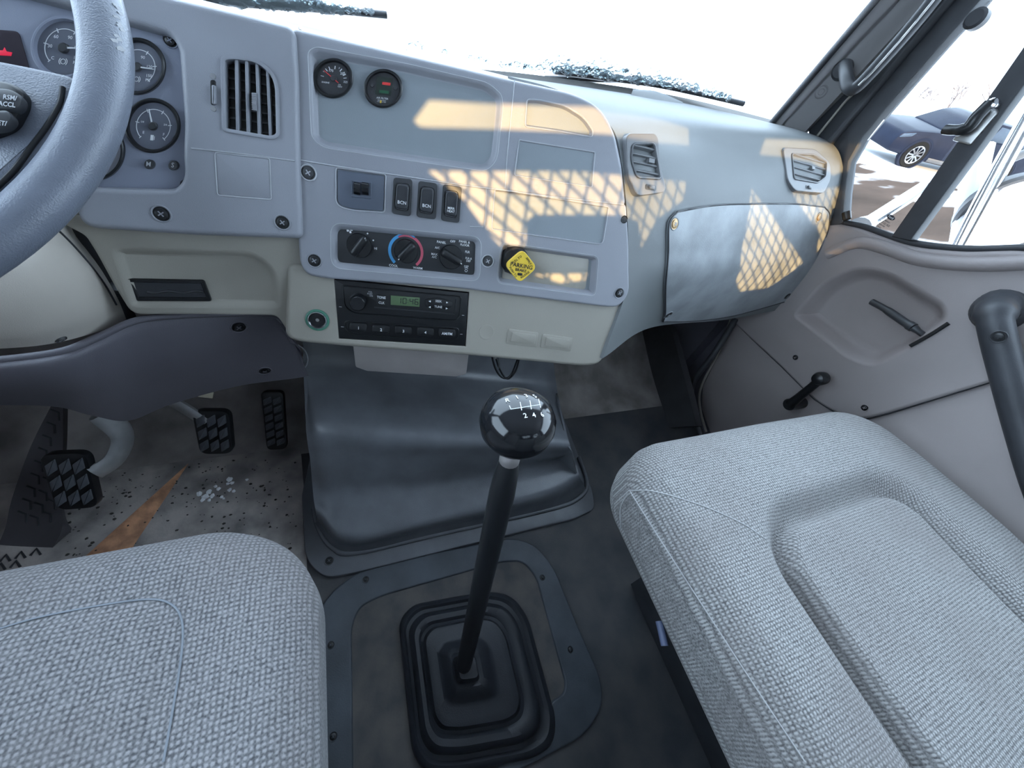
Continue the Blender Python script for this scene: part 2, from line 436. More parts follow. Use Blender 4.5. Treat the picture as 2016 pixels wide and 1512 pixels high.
def screw(fr, c, r, parent, rec=0.0025, m1=DGREY, m2=BLACK, label=None):
    """recessed cross-head screw in its countersunk seat"""
    mb = MB(); n = 20
    L = lambda rr, z: [fr.W(c[0] + rr * math.cos(2 * math.pi * i / n), c[1] + rr * math.sin(2 * math.pi * i / n), z) for i in range(n)]
    mb.loops([L(r * 1.15, 0.0001), L(r * 1.08, 0.0012), L(r, 0.0010), L(r * 0.93, 0.0003)])
    mb.cm = 1
    mb.loops([L(r * 0.95, 0.0003), L(r * 0.72, 0.0003)])
    mb.loops([L(r * 0.72, 0.0003), L(r * 0.70, 0.0016), L(r * 0.5, 0.0022), L(1e-5, 0.0024)])
    mb.cm = 0
    f2 = fr.at(c[0], c[1], 0, 0.6)
    mb.box(f2, -r * 0.4, r * 0.4, -r * 0.07, r * 0.07, 0.0018, 0.0027); mb.box(f2, -r * 0.07, r * 0.07, -r * 0.4, r * 0.4, 0.0018, 0.0027)
    return mb.build('screw', [m1, m2], parent, 40)

def bead(name, fr, pts2, r, m, parent, z=0.0, closed=False):
    return tube(name, [fr.W(p[0], p[1], z) for p in pts2], r, m, parent, n=6, closed=closed)

# ================================================================== dashboard
from mathutils.bvhtree import BVHTree
FL = frame(585, 465, 0.52, 0, 25)       # driver's side of the dash
FC = frame(655, 548, 0.50, 8, 25)       # centre stack, turned a little towards the driver
def onFC(u, v, h=0.0): p = FC.q(u, v, h); return FC.W(p[0], p[1], h)
def onFL(u, v, h=0.0): p = FL.q(u, v, h); return FL.W(p[0], p[1], h)
def bvh_of(o): return BVHTree.FromPolygons([tuple(v.co) for v in o.data.vertices], [tuple(p.vertices) for p in o.data.polygons])
def hit(b, u, v, lift=0.0):
    r = nrm(ray(u, v)); loc, n, i, d = b.ray_cast(Vector(CAM), Vector(r))
    if loc is None: raise RuntimeError('miss %s %s' % (u, v))
    n = np.array(n); n = n if n @ r < 0 else -n
    return np.array(loc) + n * lift, n
def fr_hit(b, u, v, right=(1, 0, 0)):
    p, n = hit(b, u, v); t = nrm(V3(*right) - n * (V3(*right) @ n)); return Fr(p, t, np.cross(n, t))

EDGE = mat('worn_edge_highlight', (0.46, 0.47, 0.50), .3, var=.15, vscale=40)  # worn edges, their highlights painted in as a lighter colour
DASH = thing('dashboard', 'grey and cream moulded plastic truck dashboard spanning the cab under the windshield', 'dashboard', (0.2, 0.6, 0.5))

# --- driver side bezel with cluster opening and louvre opening
clus = rnd(FL.qs([(-170, -85), (240, 28), (338, 56), (363, 92), (374, 250), (371, 298), (374, 355), (352, 384), (185, 380), (-170, 366)]), [.01, .02, .012, .02, .02, .01, .01, .014, .01, .01])
vent = rnd(FL.qs([(437, 114), (455, 110), (506, 117), (536, 142), (547, 170), (549, 268), (535, 273), (440, 257)]), [.004, .006, .012, .016, .01, .006, .004, .005])
drv_out = rnd(FL.qs([(-190, -112), (200, -26), (350, 10), (480, 40), (571, 63), (577, 150), (580, 300), (586, 461), (380, 453), (168, 438), (160, 392), (-190, 372)]), [.01, .01, .01, .01, .004, .01, .01, .003, .01, .008, .004, .01])
plate('driver_bezel', FL, drv_out, [clus, vent],
      edge=((0, 0), (0.0025, -0.0007), (0.005, -0.003), (0.006, -0.007), (0.006, -0.03)),
      hedge=[((0, 0), (0.003, -0.001), (0.005, -0.004), (0.006, -0.014)), ((0, 0), (0.001, -0.0005), (0.0015, -0.002), (0.0015, -0.022))],
      m=GREY, parent=DASH, floors=[False, True], fm=BLACK)
# ridge under the louvre, blank plate, screws
bead('ridge', FL, FL.qs([(376, 292), (470, 302), (580, 317)]), 0.0009, EDGE, DASH, 0.0)
bl = rnd(FL.qs([(423, 300), (531, 312), (534, 393), (428, 384)]), 0.003)
bead('blank_plate_rim', FL, ccw(bl), 0.0007, EDGE, DASH, 0.0002, closed=True)
slab('blank_plate', FL, offs(ccw(bl), -0.001), -0.003, 0.0005, GREY, DASH, 0.0005)
for p in ((318, 421), (556, 438)): screw(FL, FL.q(*p), 0.0085, DASH, m1=GREY, m2=BLACK)

GREY_T = mat('light_grey_print', (0.26, 0.26, 0.27), .5)
# --- louvre: frame, vertical blades, thumb tab, shutter lever
va = thing('air_vent', 'arched louvre air vent with vertical blades beside the instrument cluster', 'vent', FL.W(*FL.q(490, 190)))
o = ccw(vent)
mb = MB(); mb.loops([[FL.W(p[0], p[1], z) for p in offs(o, d)] for d, z in ((0.0012, 0.0002), (0.0010, 0.0022), (-0.0005, 0.0026), (-0.0026, 0.0016), (-0.0030, -0.012))])
mb.build('frame', GREY, va, 45)
for xt, xb in ((464.5, 467), (484.5, 488), (505, 510), (526, 532)):
    a = FL.q(xt, 113 + max(0, xt - 495) * 0.62); b = FL.q(xb, 262 + (xb - 440) * 0.09)
    d = (b - a); L = np.linalg.norm(d); f2 = Fr(FL.W(*((a + b) / 2), -0.004), FL.t * (-d[1] / L) + FL.u * (d[0] / L), -(FL.t * d[0] + FL.u * d[1]) / L)
    f2 = Fr(f2.o, FL.t * (-d[1] / L) * 1.0 + FL.u * (d[0] / L), FL.t * (-d[0] / L) + FL.u * (-d[1] / L))
    slab('blade', f2, rnd([V3(-.0015, -L / 2, 0)[:2], V3(.0015, -L / 2, 0)[:2], V3(.0015, L / 2, 0)[:2], V3(-.0015, L / 2, 0)[:2]], 0.0007), -0.012, 0.003, GREY, va, 0.0008)
for k in range(7):
    y0 = FL.q(450, 128 + k * 20)[1]; x0 = FL.q(441, 128 + k * 20)[0]; x1 = FL.q(545, 128 + k * 20)[0]
    mb = MB(); mb.box(FL, x0, x1, y0 - .0008, y0 + .0008, -0.019, -0.014); mb.build('rear_blade', DGREY, va)
tq = ccw(FL.qs([(495, 182), (504, 183), (505, 218), (497, 217)], .003)); slab('thumb_tab', FL, tq, -.002, .0034, GREY, va, .0008)
tb_ = bpy.data.objects['thumb_tab']
for k in range(10):
    y = 184 + k * 3.4; q = ccw(FL.qs([(495, y), (504.5, y + .8), (504.7, y + 2.2), (495.2, y + 1.4)], .0042)); slab('grip_rib', FL, q, .003, .0042, GREY_T, tb_, .0003)
slab('lever_slot', FL, rnd(FL.qs([(414, 157), (425, 158), (426, 208), (415, 207)]), .0035), -.004, 0.0006, BLACK, va, 0.0003)
slab('shutter_lever', FL, rnd(FL.qs([(415.5, 166), (424, 167), (425, 206), (416.5, 205)], .0045), .003), 0.0003, 0.0045, GREY, va, 0.0018)
for q in ((419, 150), (420, 214)): lathe('dot_mark', FL, FL.q(*q), [(.0028, 0), (.0026, .0006), (.0001, .0008)], GREY_T, va, n=14)

# --- centre upper panel
pod = rnd(FC.qs([(605, 100), (622, 91), (800, 124), (962, 162), (989, 186), (991, 210), (980, 315), (958, 338), (800, 316), (637, 292), (612, 272)]), [.012, .012, .01, .016, .012, .01, .016, .014, .01, .016, .014])
arch = rnd(FC.qs([(1037, 196), (1060, 197), (1112, 208), (1150, 232), (1167, 258), (1165, 270), (1100, 258), (1034, 249)]), [.004, .004, .01, .012, .004, .004, .01, .003])
sq = rnd(FC.qs([(1022, 276), (1171, 300), (1165, 368), (1013, 345)]), 0.002)
up_out = rnd(FC.qs([(580, 66), (800, 117), (1010, 166), (1130, 192), (1178, 216), (1205, 262), (1220, 330), (1227, 401), (908, 361), (661, 324), (586, 312)]), [.004, .01, .01, .02, .02, .02, .01, .004, .01, .01, .003])
plate('centre_upper_panel', FC, up_out, [pod, arch, sq],
      edge=((0, 0), (0.0022, -0.0006), (0.0045, -0.0025), (0.0058, -0.006), (0.006, -0.012), (0.006, -0.05)),
      hedge=[((0, 0), (0.0022, -0.0007), (0.0045, -0.003), (0.0065, -0.0072), (0.0085, -0.0085)), ((-.001, 0.0008), (0.0008, 0.0006), (0.0025, -0.003), (0.003, -0.004)), ((-.0008, 0.0006), (0.0006, 0.0005), (0.0012, -0.0006))],
      m=GREY, parent=DASH, fm=GREYB)
bead('panel_seam', FC, FC.qs([(1013, 158), (1006, 230), (998, 310), (994, 371)]), 0.0007, EDGE, DASH, 0.0002)

# --- centre lower bezel
trl = rnd(FC.qs([(662, 331), (759, 344), (757, 418), (690, 413), (662, 404)]), [.003, .003, .004, .012, .012])
hvac = rnd(FC.qs([(650, 437), (949, 466), (945, 555), (651, 528)]), 0.016)
pock = rnd(FC.qs([(986, 476), (1180, 504), (1173, 584), (977, 558)]), 0.012)
boxl = rnd(FC.qs([(975, 372), (1198, 408), (1186, 481), (968, 451)]), [.003, .003, .008, .003])
low_out = rnd(FC.qs([(586, 317), (661, 329), (908, 366), (1230, 406), (1235, 480), (1236, 578), (1218, 601), (1195, 601), (907, 564), (640, 544), (608, 538), (596, 520), (588, 420)]), [.003, .01, .01, .004, .01, .02, .01, .01, .01, .012, .012, .012, .01])
plate('centre_lower_bezel', FC, low_out, [trl, hvac, pock, boxl],
      edge=((0, 0), (0.0018, -0.0006), (0.0032, -0.0025), (0.0036, -0.005), (0.0036, -0.04)),
      hedge=[((-.0012, 0.0006), (0.0004, 0.0004), (0.0010, -0.002)), ((0, 0), (0.003, -0.0008), (0.0075, -0.005), (0.0095, -0.0085)), ((0, 0), (0.003, -0.001), (0.006, -0.006), (0.0085, -0.011)), ((-.0008, 0.0006), (0.0006, 0.0004), (0.0012, -0.0012))],
      m=GREY, parent=DASH, floors=[True, True, True, True], fm=GREYB)
for o_ in (trl, boxl): bead('recess_rim', FC, offs(ccw(o_), .0006), .0007, EDGE, DASH, .0004, closed=True)
for o_ in (sq, arch): bead('recess_rim', FC, offs(ccw(o_), .0004), .0006, EDGE, DASH, .0005, closed=True)
for o_ in (hvac, pock, pod): bead('recess_rim', FC, offs(ccw(o_), -.0004), .0005, EDGE, DASH, -.0003, closed=True)
pf = FC.off(-0.0108)
slab('pocket_floor', pf, rnd(pf.qs([(994, 484), (1160, 508), (1152, 571), (987, 556)]), 0.008), -.002, 0.001, CREAM, DASH, 0.0006)
bead('ridge', FC, FC.qs([(589, 315), (661, 327), (908, 364), (1100, 389), (1228, 403)]), 0.0009, EDGE, DASH, 0.0003)
bead('panel_seam', FC, FC.qs([(957, 372), (956, 420), (953, 447), (925, 446)]), 0.0007, EDGE, DASH, 0.0003)
for p, mm in (((607, 340), GREYB), ((619, 513), BLACK), ((960, 514), GREYB), ((1219, 577), BLACK)): screw(FC, FC.q(*p), 0.0088, DASH, m1=EDGE if mm is not BLACK else GREY, m2=DGREY if mm is not BLACK else BLACK)
lathe('screw_hole', FC, FC.q(1229, 432), [(.006, .0002), (.0055, .0012), (.0045, .0002), (.0003, -.0002)], BLACK, DASH, n=20)

# --- cream lower body, driver half and centre half
FLc = FL.off(-0.012); FCc = FC.off(-0.009)
FLb = frame(585, 470, 0.533, 0, 14)
cream_l = rnd(FLb.qs([(100, 425), (380, 438), (612, 455), (612, 600), (600, 664), (572, 655), (548, 618), (400, 616), (262, 616), (228, 560), (196, 500), (172, 462)]), [.004, .01, .004, .004, .01, .012, .012, .01, .01, .01, .01, .006])
coin = rnd(FLb.qs([(216, 486), (500, 494), (545, 530), (556, 608), (420, 606), (258, 606)]), [.01, .02, .03, .012, .01, .01])
plate('lower_body_driver', FLb, cream_l, [coin], edge=((0, 0), (0.002, -0.0008), (0.003, -0.003), (0.003, -0.03)),
      hedge=((0, 0), (0.004, -0.0015), (0.008, -0.0045), (0.010, -0.006)), m=CREAM, parent=DASH)
sl = FLb.off(-0.006)
slot = rnd(sl.qs([(248, 548), (402, 551), (417, 591), (269, 590)]), 0.003)
plate('slot_surround', sl, offs(ccw(slot), 0.0), [offs(ccw(slot), -0.0035)], edge=((0, 0.0012), (0.0006, 0), (0.0006, -0.002)), hedge=((0, 0), (0.001, -0.001), (0.0012, -0.0018)), m=BLACK, parent=DASH, h=0.0024, fm=BLACKM)
tube('slot_spring', [sl.W(*sl.q(290 + k * 10, 574 + 2 * math.sin(k * 1.1)), 0.0005) for k in range(12)], 0.0018, DGREY, DASH, n=6)

rad_hole = rnd(FCc.qs([(656, 546), (925, 574), (918, 683), (666, 668)]), 0.002)
cream_c = rnd(FCc.qs([(575, 528), (907, 554), (1226, 592), (1222, 606), (1202, 655), (1180, 712), (1150, 716), (925, 694), (690, 676), (600, 668), (570, 662)]), [.004, .01, .004, .01, .01, .012, .02, .01, .01, .01, .012])
plate('lower_body_centre', FCc, cream_c, [rad_hole], edge=((0, 0), (0.003, -0.001), (0.006, -0.004), (0.007, -0.009), (0.007, -0.06)),
      hedge=((0, 0), (0.0008, -0.0006), (0.001, -0.03)), m=CREAM, parent=DASH, fm=BLACK)
lathe('blank_disc', FCc, FCc.q(958, 654), [(.0135, -.001), (.0135, .0004), (.0125, .0007), (.011, .0003), (.0001, .0005)], CREAM, DASH)
for q in ([(1001, 647), (1060, 655), (1056, 683), (996, 676)], [(1068, 657), (1128, 665), (1123, 692), (1063, 684)]):
    p = ccw(FCc.qs(q)); c = sum(p) / 4
    b1 = slab('blank_switch_cover', FCc, rnd(p, 0.003), -.002, 0.0014, CREAM, DASH, 0.0008)
    slab('raised_pad', FCc, rnd([c + (x - c) * np.array([.78, .62]) + V3(.001, .0006, 0)[:2] for x in p], 0.0015), 0.001, 0.0034, CREAM, b1, 0.0008)

# --- passenger side: one smooth moulding running from the windshield base to the knees
def onY(u, v): return onFC(u, v, -0.004)
def R_(*pts): return [PY(*p) if len(p) == 3 else onY(*p) for p in pts]
prow = [R_((1000, 150, .90), (1180, 176, .90), (1350, 204, .90), (1510, 240, .90), (1585, 262, .90)),
        R_((1085, 172, .72), (1225, 194, .74), (1400, 226, .78), (1555, 252, .80), (1622, 272, .80)),
        R_((1140, 200, .64), (1265, 222, .645), (1430, 246, .69), (1595, 272, .72), (1642, 286, .73)),
        R_((1205, 252, .575), (1285, 262, .595), (1438, 285, .65), (1605, 300, .69), (1655, 308, .695)),
        R_((1224, 325), (1303, 325, .548), (1450, 340, .605), (1612, 345, .650), (1662, 350, .66)),
        R_((1234, 415), (1312, 415, .52), (1465, 402, .572), (1622, 400, .618), (1664, 405, .630)),
        R_((1237, 500), (1310, 490, .492), (1465, 480, .541), (1622, 455, .593), (1660, 452, .603)),
        R_((1232, 575), (1306, 555, .478), (1455, 545, .520), (1606, 520, .565), (1645, 505, .575)),
        R_((1186, 706), (1282, 645, .505), (1425, 630, .545), (1552, 606, .545), (1575, 597, .540))]
Gp = loft('g', prow, None, nu=64, nv=9, ret=True)
passenger_dash = skin('passenger_dash_body', Gp, PASS, DASH, 0.012)
BP = bvh_of(passenger_dash)

def gridpx(corners, nu, nv, b, lift):
    """curved patch on a body: rows of traced points (top row first) projected on it"""
    rows = [crom([V3(*p, 0) for p in r], nu) for r in corners]
    cols = [crom([r[i] for r in rows], nv) for i in range(nu)]
    return np.array([[hit(b, cols[i][j][0], cols[i][j][1], lift)[0] for i in range(nu)] for j in range(nv)])
# glove box lid
gl = [[(1330, 417), (1400, 405), (1480, 402), (1560, 402), (1620, 408)],
      [(1314, 440), (1390, 437), (1475, 434), (1560, 430), (1630, 425)],
      [(1312, 500), (1388, 497), (1470, 492), (1550, 480), (1622, 470)],
      [(1308, 560), (1380, 556), (1460, 548), (1530, 535), (1600, 520)],
      [(1308, 613), (1368, 610), (1442, 602), (1505, 588), (1570, 572)],
      [(1304, 631), (1360, 630), (1430, 622), (1495, 606), (1552, 590)]]
Gg = gridpx(gl, 44, 44, BP, 0.004)
glove = skin('glove_box_lid', Gg, SCUFF, DASH, 0.006)
per = [Gg[0, i] for i in range(44)] + [Gg[j, 43] for j in range(1, 44)] + [Gg[43, i] for i in range(42, -1, -1)] + [Gg[j, 0] for j in range(42, 0, -1)]
tube('lid_gap', [p for p in per], 0.0016, BLACKM, glove, n=6, closed=True)
BG = bvh_of(glove)
BRASS = mat('brassy_screw', (0.42, 0.28, 0.14), 0.4, metal=0.6, var=0.2, vscale=40)
for p, mm in (((1328, 441), BRASS), ((1612, 428), BRASS), ((1316, 620), BLACK), ((1550, 583), BLACK)):
    b = BG if mm is BRASS else BP
    try: f2 = fr_hit(BG, *p)
    except RuntimeError: f2 = fr_hit(BP, *p)
    screw(f2, (0, 0), 0.010, glove, m1=SCUFF, m2=mm)

# louvres on the passenger side
def pvent(label, centre, outer, inner, rows, tabp):
    f = fr_hit(BP, *centre); t = thing('air_vent', label, 'vent', f.o)
    t.location = Vector(f.o)
    f = f.off(0.003)
    po = ccw(rnd(f.qs(outer), 0.012)); pi = ccw(rnd(f.qs(inner), 0.009))
    plate('surround', f, po, [pi], edge=((0, 0), (0.001, -0.0004), (0.0016, -0.0016), (0.0016, -0.03)), hedge=((0, 0), (0.001, -0.0006), (0.0018, -0.003), (0.002, -0.03)), m=GREY_V, parent=t, fm=BLACK)
    x0 = min(p[0] for p in pi); x1 = max(p[0] for p in pi); y0 = min(p[1] for p in pi); y1 = max(p[1] for p in pi)
    mb = MB(); mb.loops([[f.W(p[0], p[1], z) for p in offs(pi, d)] for d, z in ((-0.001, -0.002), (-0.0012, 0.0015), (-0.0030, 0.0020), (-0.0042, 0.0008), (-0.0042, -0.012))])
    mb.build('inner_frame', GREY_V, t, 45)
    for k in range(rows):
        y = y0 + (y1 - y0) * (k + 1) / (rows + 1)
        xs = [p for i, p in enumerate(pi)]
        # blade ends follow the opening
        ends = []
        for i in range(len(pi)):
            a, b = pi[i], pi[(i + 1) % len(pi)]
            if (a[1] - y) * (b[1] - y) < 0: ends.append(a[0] + (b[0] - a[0]) * (y - a[1]) / (b[1] - a[1]))
        e0, e1 = min(ends) + .002, max(ends) - .002
        f2 = Fr(f.W(0, y, -0.005), f.t, f.u * math.cos(-.25) + f.n * math.sin(-.25))
        slab('blade', f2, rnd([np.array(q) for q in ((e0, -.0016), (e1, -.0016), (e1, .0016), (e0, .0016))], .0006), -0.012, 0.005, GREY_V, t, 0.0008)
    for k in range(3):
        xx = x0 + (x1 - x0) * (k + 1) / 4; mb = MB(); mb.box(f, xx - .0012, xx + .0012, y0 + .008, y1 - .008, -0.027, -0.016); mb.build('rear_blade', DGREY, t)
    c = f.q(*tabp)
    slab('shutter_slot', f, rnd([c + np.array(q) for q in ((-.012, -.004), (.012, -.004), (.012, .004), (-.012, .004))], .0035), -.002, 0.0006, DGREY, t, .0004)
    slab('shutter_wheel', f, rnd([c + np.array(q) for q in ((-.005, -.003), (.006, -.003), (.006, .003), (-.005, .003))], .002), 0.0, 0.0035, GREY_V, t, .0012)
    c2 = np.array([(x0 + x1) / 2, (y0 + y1) / 2]); mb = MB(); mb.box(f, c2[0] + .002, c2[0] + .014, c2[1] - .003, c2[1] + .003, -.004, .0035); mb.build('thumb_tab', GREY_V, t)
    return t
GREY_V = mat('vent_grey_plastic', (0.135, 0.138, 0.145), 0.4, var=0.06)
pvent('tall grey louvre vent between centre stack and glove box', (1270, 325), [(1233, 264), (1295, 264), (1300, 330), (1312, 376), (1254, 384), (1236, 340)], [(1243, 280), (1290, 278), (1303, 355), (1252, 352), (1240, 315)], 4, (1281, 369))
pvent('grey louvre vent at the far right end of the dashboard', (1590, 330), [(1543, 291), (1605, 294), (1634, 320), (1636, 350), (1622, 379), (1566, 374), (1552, 355)], [(1557, 300), (1600, 301), (1628, 318), (1626, 350), (1610, 362), (1562, 354)], 4, (1592, 369))

# --- top skin: crest of the driver and centre pods falling towards the windshield
crest = [onFL(-150, -106), onFL(200, -22), onFL(350, 13), onFL(480, 43), onFL(571, 66)]
crest2 = [onFC(580, 70), onFC(800, 121), onFC(1010, 170), onFC(1130, 196), onFC(1172, 214)]
for nm, cr_, fr_ in (('top_pad_driver', crest, FL), ('top_pad_centre', crest2, FC)):
    rows = [[p - fr_.n * 0.006 + V3(0, 0, .0) for p in cr_], [p + V3(0, .05, -.006) for p in cr_], [p + V3(0, .14, -.035) for p in cr_], [V3(p[0] * 1.08, .93, .80) for p in cr_]]
    loft(nm, rows, GREY, DASH, nu=20, nv=6, thick=0.008)
# shallow scoop and windshield-base strip
cow = [[PY(700, 128, 1.02), PY(940, 136, 1.0), PY(1150, 160, .99), PY(1350, 193, .97), PY(1560, 246, .94)],
       [PY(700, 150, .95), PY(940, 150, .94), PY(1150, 178, .93), PY(1350, 208, .92), PY(1550, 256, .90)]]
loft('defroster_strip', [cow[0], [(a + b) / 2 for a, b in zip(*cow)], cow[1]], mat('defroster_dark_strip', (.085, .078, .072), .8, bump=.3), DASH, nu=30, nv=4, thick=0.01)
sc = [[PY(1246, 178, .93), PY(1290, 180, .94), PY(1335, 203, .93)], [PY(1240, 192, .87), PY(1290, 200, .86), PY(1345, 214, .87)]]
loft('cowl_hump', [sc[0], [(a + b) / 2 + V3(0, 0, .008) for a, b in zip(*sc)], sc[1]], PASS, DASH, nu=12, nv=5, thick=0.006)
# dark underside so that the space below the dash is closed
und = [[V3(-.75, .56, .60), V3(-.1, .55, .52), V3(.45, .53, .535), V3(.75, .59, .54), V3(1.08, .62, .55)], [V3(-.75, .95, .58), V3(-.1, .95, .56), V3(.45, .95, .56), V3(.75, .95, .58), V3(1.08, .95, .6)]]
loft('underside_tray', und, BLACKM, DASH, nu=20, nv=6, thick=0.006)
# ribs of the dash end that meet the door

# ================================================================== instruments and controls
def rad_of(fr, u, v, rpx):
    return 0.25 * (np.linalg.norm(fr.q(u + rpx, v) - fr.q(u - rpx, v)) + np.linalg.norm(fr.q(u, v + rpx) - fr.q(u, v - rpx)))
def arcmesh(name, fr, c, r0, r1, a0, a1, m, parent, z=0.0, th=0.0004, n=40):
    mb = MB(); A = [math.radians(a0 + (a1 - a0) * k / n) for k in range(n + 1)]
    def L(r, zz): return [fr.W(c[0] + r * math.cos(a), c[1] + r * math.sin(a), zz) for a in A]
    mb.loops([L(r0, z), L(r0, z + th), L(r1, z + th), L(r1, z)], closed=False)
    return mb.build(name, m, parent, 0)
def needle(fr, c, L, ang, w, m, parent, tail=0.2, z=0.003, hub=DGREY, hubr=0.006):
    a = math.radians(ang); f2 = fr.at(c[0], c[1], 0, a)
    slab('needle', f2, [np.array(q) for q in ((-L * tail, -w), (L, -w * .4), (L, w * .4), (-L * tail, w))], z, z + .0008, m, parent, .0002)
    lathe('needle_hub', fr, c, [(hubr, 0.0005), (hubr, z + .0004), (hubr * .8, z + .0014), (.0001, z + .0016)], hub, parent, n=20)
def gauge(parent, fr, c, R, ringm, ang, nums, ticks, extras, part, arc=(225, -45), needm=WHITE, dial=DIAL, prof=None, needz=0.0035, arcm=WHITE, red=None, nl=.62):
    prof = prof or [(1.0, 0), (1.0, .35), (.955, .42), (.90, .40), (.86, .16), (.85, .05)]
    ring = lathe('gauge' if part else 'bezel_ring', fr, c, [(a * R, b * R * .4) for a, b in prof], ringm, parent, n=48, cap=False)
    pa = ring if part else parent
    lathe('dial', fr, c, [(.90 * R, -.001), (.90 * R, .0006), (.0001, .0006)], dial, pa, n=40, smooth=20)
    if arc: arcmesh('scale_arc', fr, c, .60 * R, .625 * R, arc[0], arc[1], arcm, pa, .0008)
    mb = MB()
    for a, l, w in ticks:
        f2 = fr.at(c[0], c[1], 0, math.radians(a)); mb.box(f2, (.63 - l) * R if arc else (.66 - l) * R, .67 * R if arc else .66 * R, -w * R, w * R, .0007, .0011)
    mb.build('scale_marks', WHITE, pa, 0)
    for s, x, y, h in nums: text(s, fr, c[0] + x * R, c[1] + y * R, h * R, WHITE, pa, z=.0009)
    if red: arcmesh('red_zone', fr, c, .63 * R, .69 * R, red[0], red[1], REDP, pa, .0008)
    for e in extras: e(fr, c, R, pa)
    if ang is not None: needle(fr, c, nl * R, ang, .035 * R, needm, pa, z=needz, hubr=.16 * R)
    lathe('lens', fr, c, [(.88 * R, .0052), (.5 * R, .0056), (.0001, .0058)], LENS, pa, n=32, smooth=60, cap=False)
    return pa

CL = FL.off(-0.0135)
cl = thing('instrument_cluster', 'slate grey instrument cluster with round gauges behind the steering wheel', 'instrument panel', CL.W(*CL.q(200, 200)))
slab('panel', CL, rnd(CL.qs([(-180, -95), (240, 22), (345, 50), (370, 90), (381, 250), (381, 360), (355, 392), (180, 388), (-180, 370)]), .01), -.004, 0.0, CLUST, cl, .0005)
for p in ((335, 80), (367, 366)): screw(CL, CL.q(*p), 0.006, cl, m1=CLUST, m2=BLACK)
def brakeicon(fr, c, R, pa):
    arcmesh('icon_ring', fr, (c[0], c[1] - .42 * R), .07 * R, .09 * R, 0, 360, WHITE, pa, .0008)
    arcmesh('icon_arc', fr, (c[0], c[1] - .42 * R), .12 * R, .14 * R, 130, 230, WHITE, pa, .0008); arcmesh('icon_arc', fr, (c[0], c[1] - .42 * R), .12 * R, .14 * R, -50, 50, WHITE, pa, .0008)
def pumpicon(fr, c, R, pa):
    mb = MB(); mb.box(fr, c[0] - .07 * R, c[0] + .04 * R, c[1] - .52 * R, c[1] - .32 * R, .0007, .0011); mb.box(fr, c[0] + .06 * R, c[0] + .08 * R, c[1] - .50 * R, c[1] - .36 * R, .0007, .0011); mb.build('pump_icon', WHITE, pa, 0)
psi = lambda txt: [('30', -.46, .03, .15), ('60', -.30, .34, .15), ('90', .14, .36, .15), ('120', .40, .06, .15), ('150', .42, -.26, .15), ('PSI', .40, -.42, .14), (txt, -.34, -.34, .14)]
tk = [(225, .06, .012), (171, .10, .014), (117, .10, .014), (63, .10, .014), (9, .10, .014), (-45, .10, .014)]
O2 = np.array([0.0, 0.0])
def G(u, v, r): f = FrS(CL, u, v); return f, r * f.k
fg, R = G(128, 96, 62); gauge(cl, fg, O2, R, CLUST, 4, psi('C'), tk, [brakeicon], True)
fg, R = G(272, 133, 56); gauge(cl, fg, O2, R, BLACK, -3, psi('C'), tk, [brakeicon], True)
fg, R = G(303, 249, 54); gauge(cl, fg, O2, R, BLACK, 108, [('E', -.34, -.26, .14), ('F', .40, -.26, .14), ('1/4', -.42, .12, .10), ('3/4', .42, .10, .10)], tk, [pumpicon], True)
fg, R = G(188, 298, 60); gauge(cl, fg, O2, R, BLACK, 150, [('0', -.4, -.3, .15), ('40', -.35, .3, .15), ('80', .35, .3, .15)], tk, [], True, dial=mat('pale_dial', (0.30, 0.30, 0.34), 0.5))
for s, p in (('M', (297, 324)), ('S', (344, 326))):
    fb = FrS(CL, *p); b = lathe('push_button', fb, O2, [(9.5 * fb.k, -.001), (9.5 * fb.k, .005), (8.5 * fb.k, .0062), (.0001, .0066)], DGREY, cl, n=24)
    text(s, fb, 0, 0, 13 * fb.k, GREYP, b, z=.0067)
# warning-light window with a glowing red tell-tale
WD = CL
slab('warning_window', WD, rnd(WD.qs([(-120, 50), (38, 62), (60, 140), (-120, 128)]), .004), 0.0, .0012, mat('smoky_window', (0.05, 0.04, 0.05), 0.3), cl, .0005)
RED = mat('red_telltale', (0.6, 0.02, 0.05), 0.4, emit=(1.0, 0.04, 0.10), estr=0.28)
slab('warning_light', WD, WD.qs([(-14, 109), (24, 111), (26, 104), (15, 102), (11, 94), (8, 100), (-14, 99)]), .0012, .0018, RED, cl, .0002)

# --- two round gauges in the centre pod
PD = FC.off(-0.0085)
def post(u, v, rpx, label): f = FrS(PD, u, v, 7); return thing('gauge', label, 'gauge', f.o), f, rpx * f.k
t, fg, R = post(657, 156, 39, 'black oil temperature gauge with red needle in the centre pod')
ot = [(a, l, w) for a, l, w in ((172, .16, .015), (150, .08, .01), (135, .16, .02), (118, .16, .02), (90, .16, .02), (70, .08, .01), (58, .16, .02), (40, .08, .01), (28, .16, .02), (12, .16, .015))]
gauge(t, fg, O2, R, BLACK, -34, [('175', -.18, .40, .17), ('250', .42, .32, .17), ('325', .62, -.08, .15), ('F', .05, .12, .10), ('ENGINE', -.38, -.22, .11), ('OIL', .34, -.26, .10), ('TEMP', .36, -.36, .10)], ot, [], False, arc=None, needm=REDP, dial=BLACKM, prof=[(1.0, 0), (1.0, .5), (.96, .60), (.88, .60), (.84, .3), (.83, .05)], nl=.35)
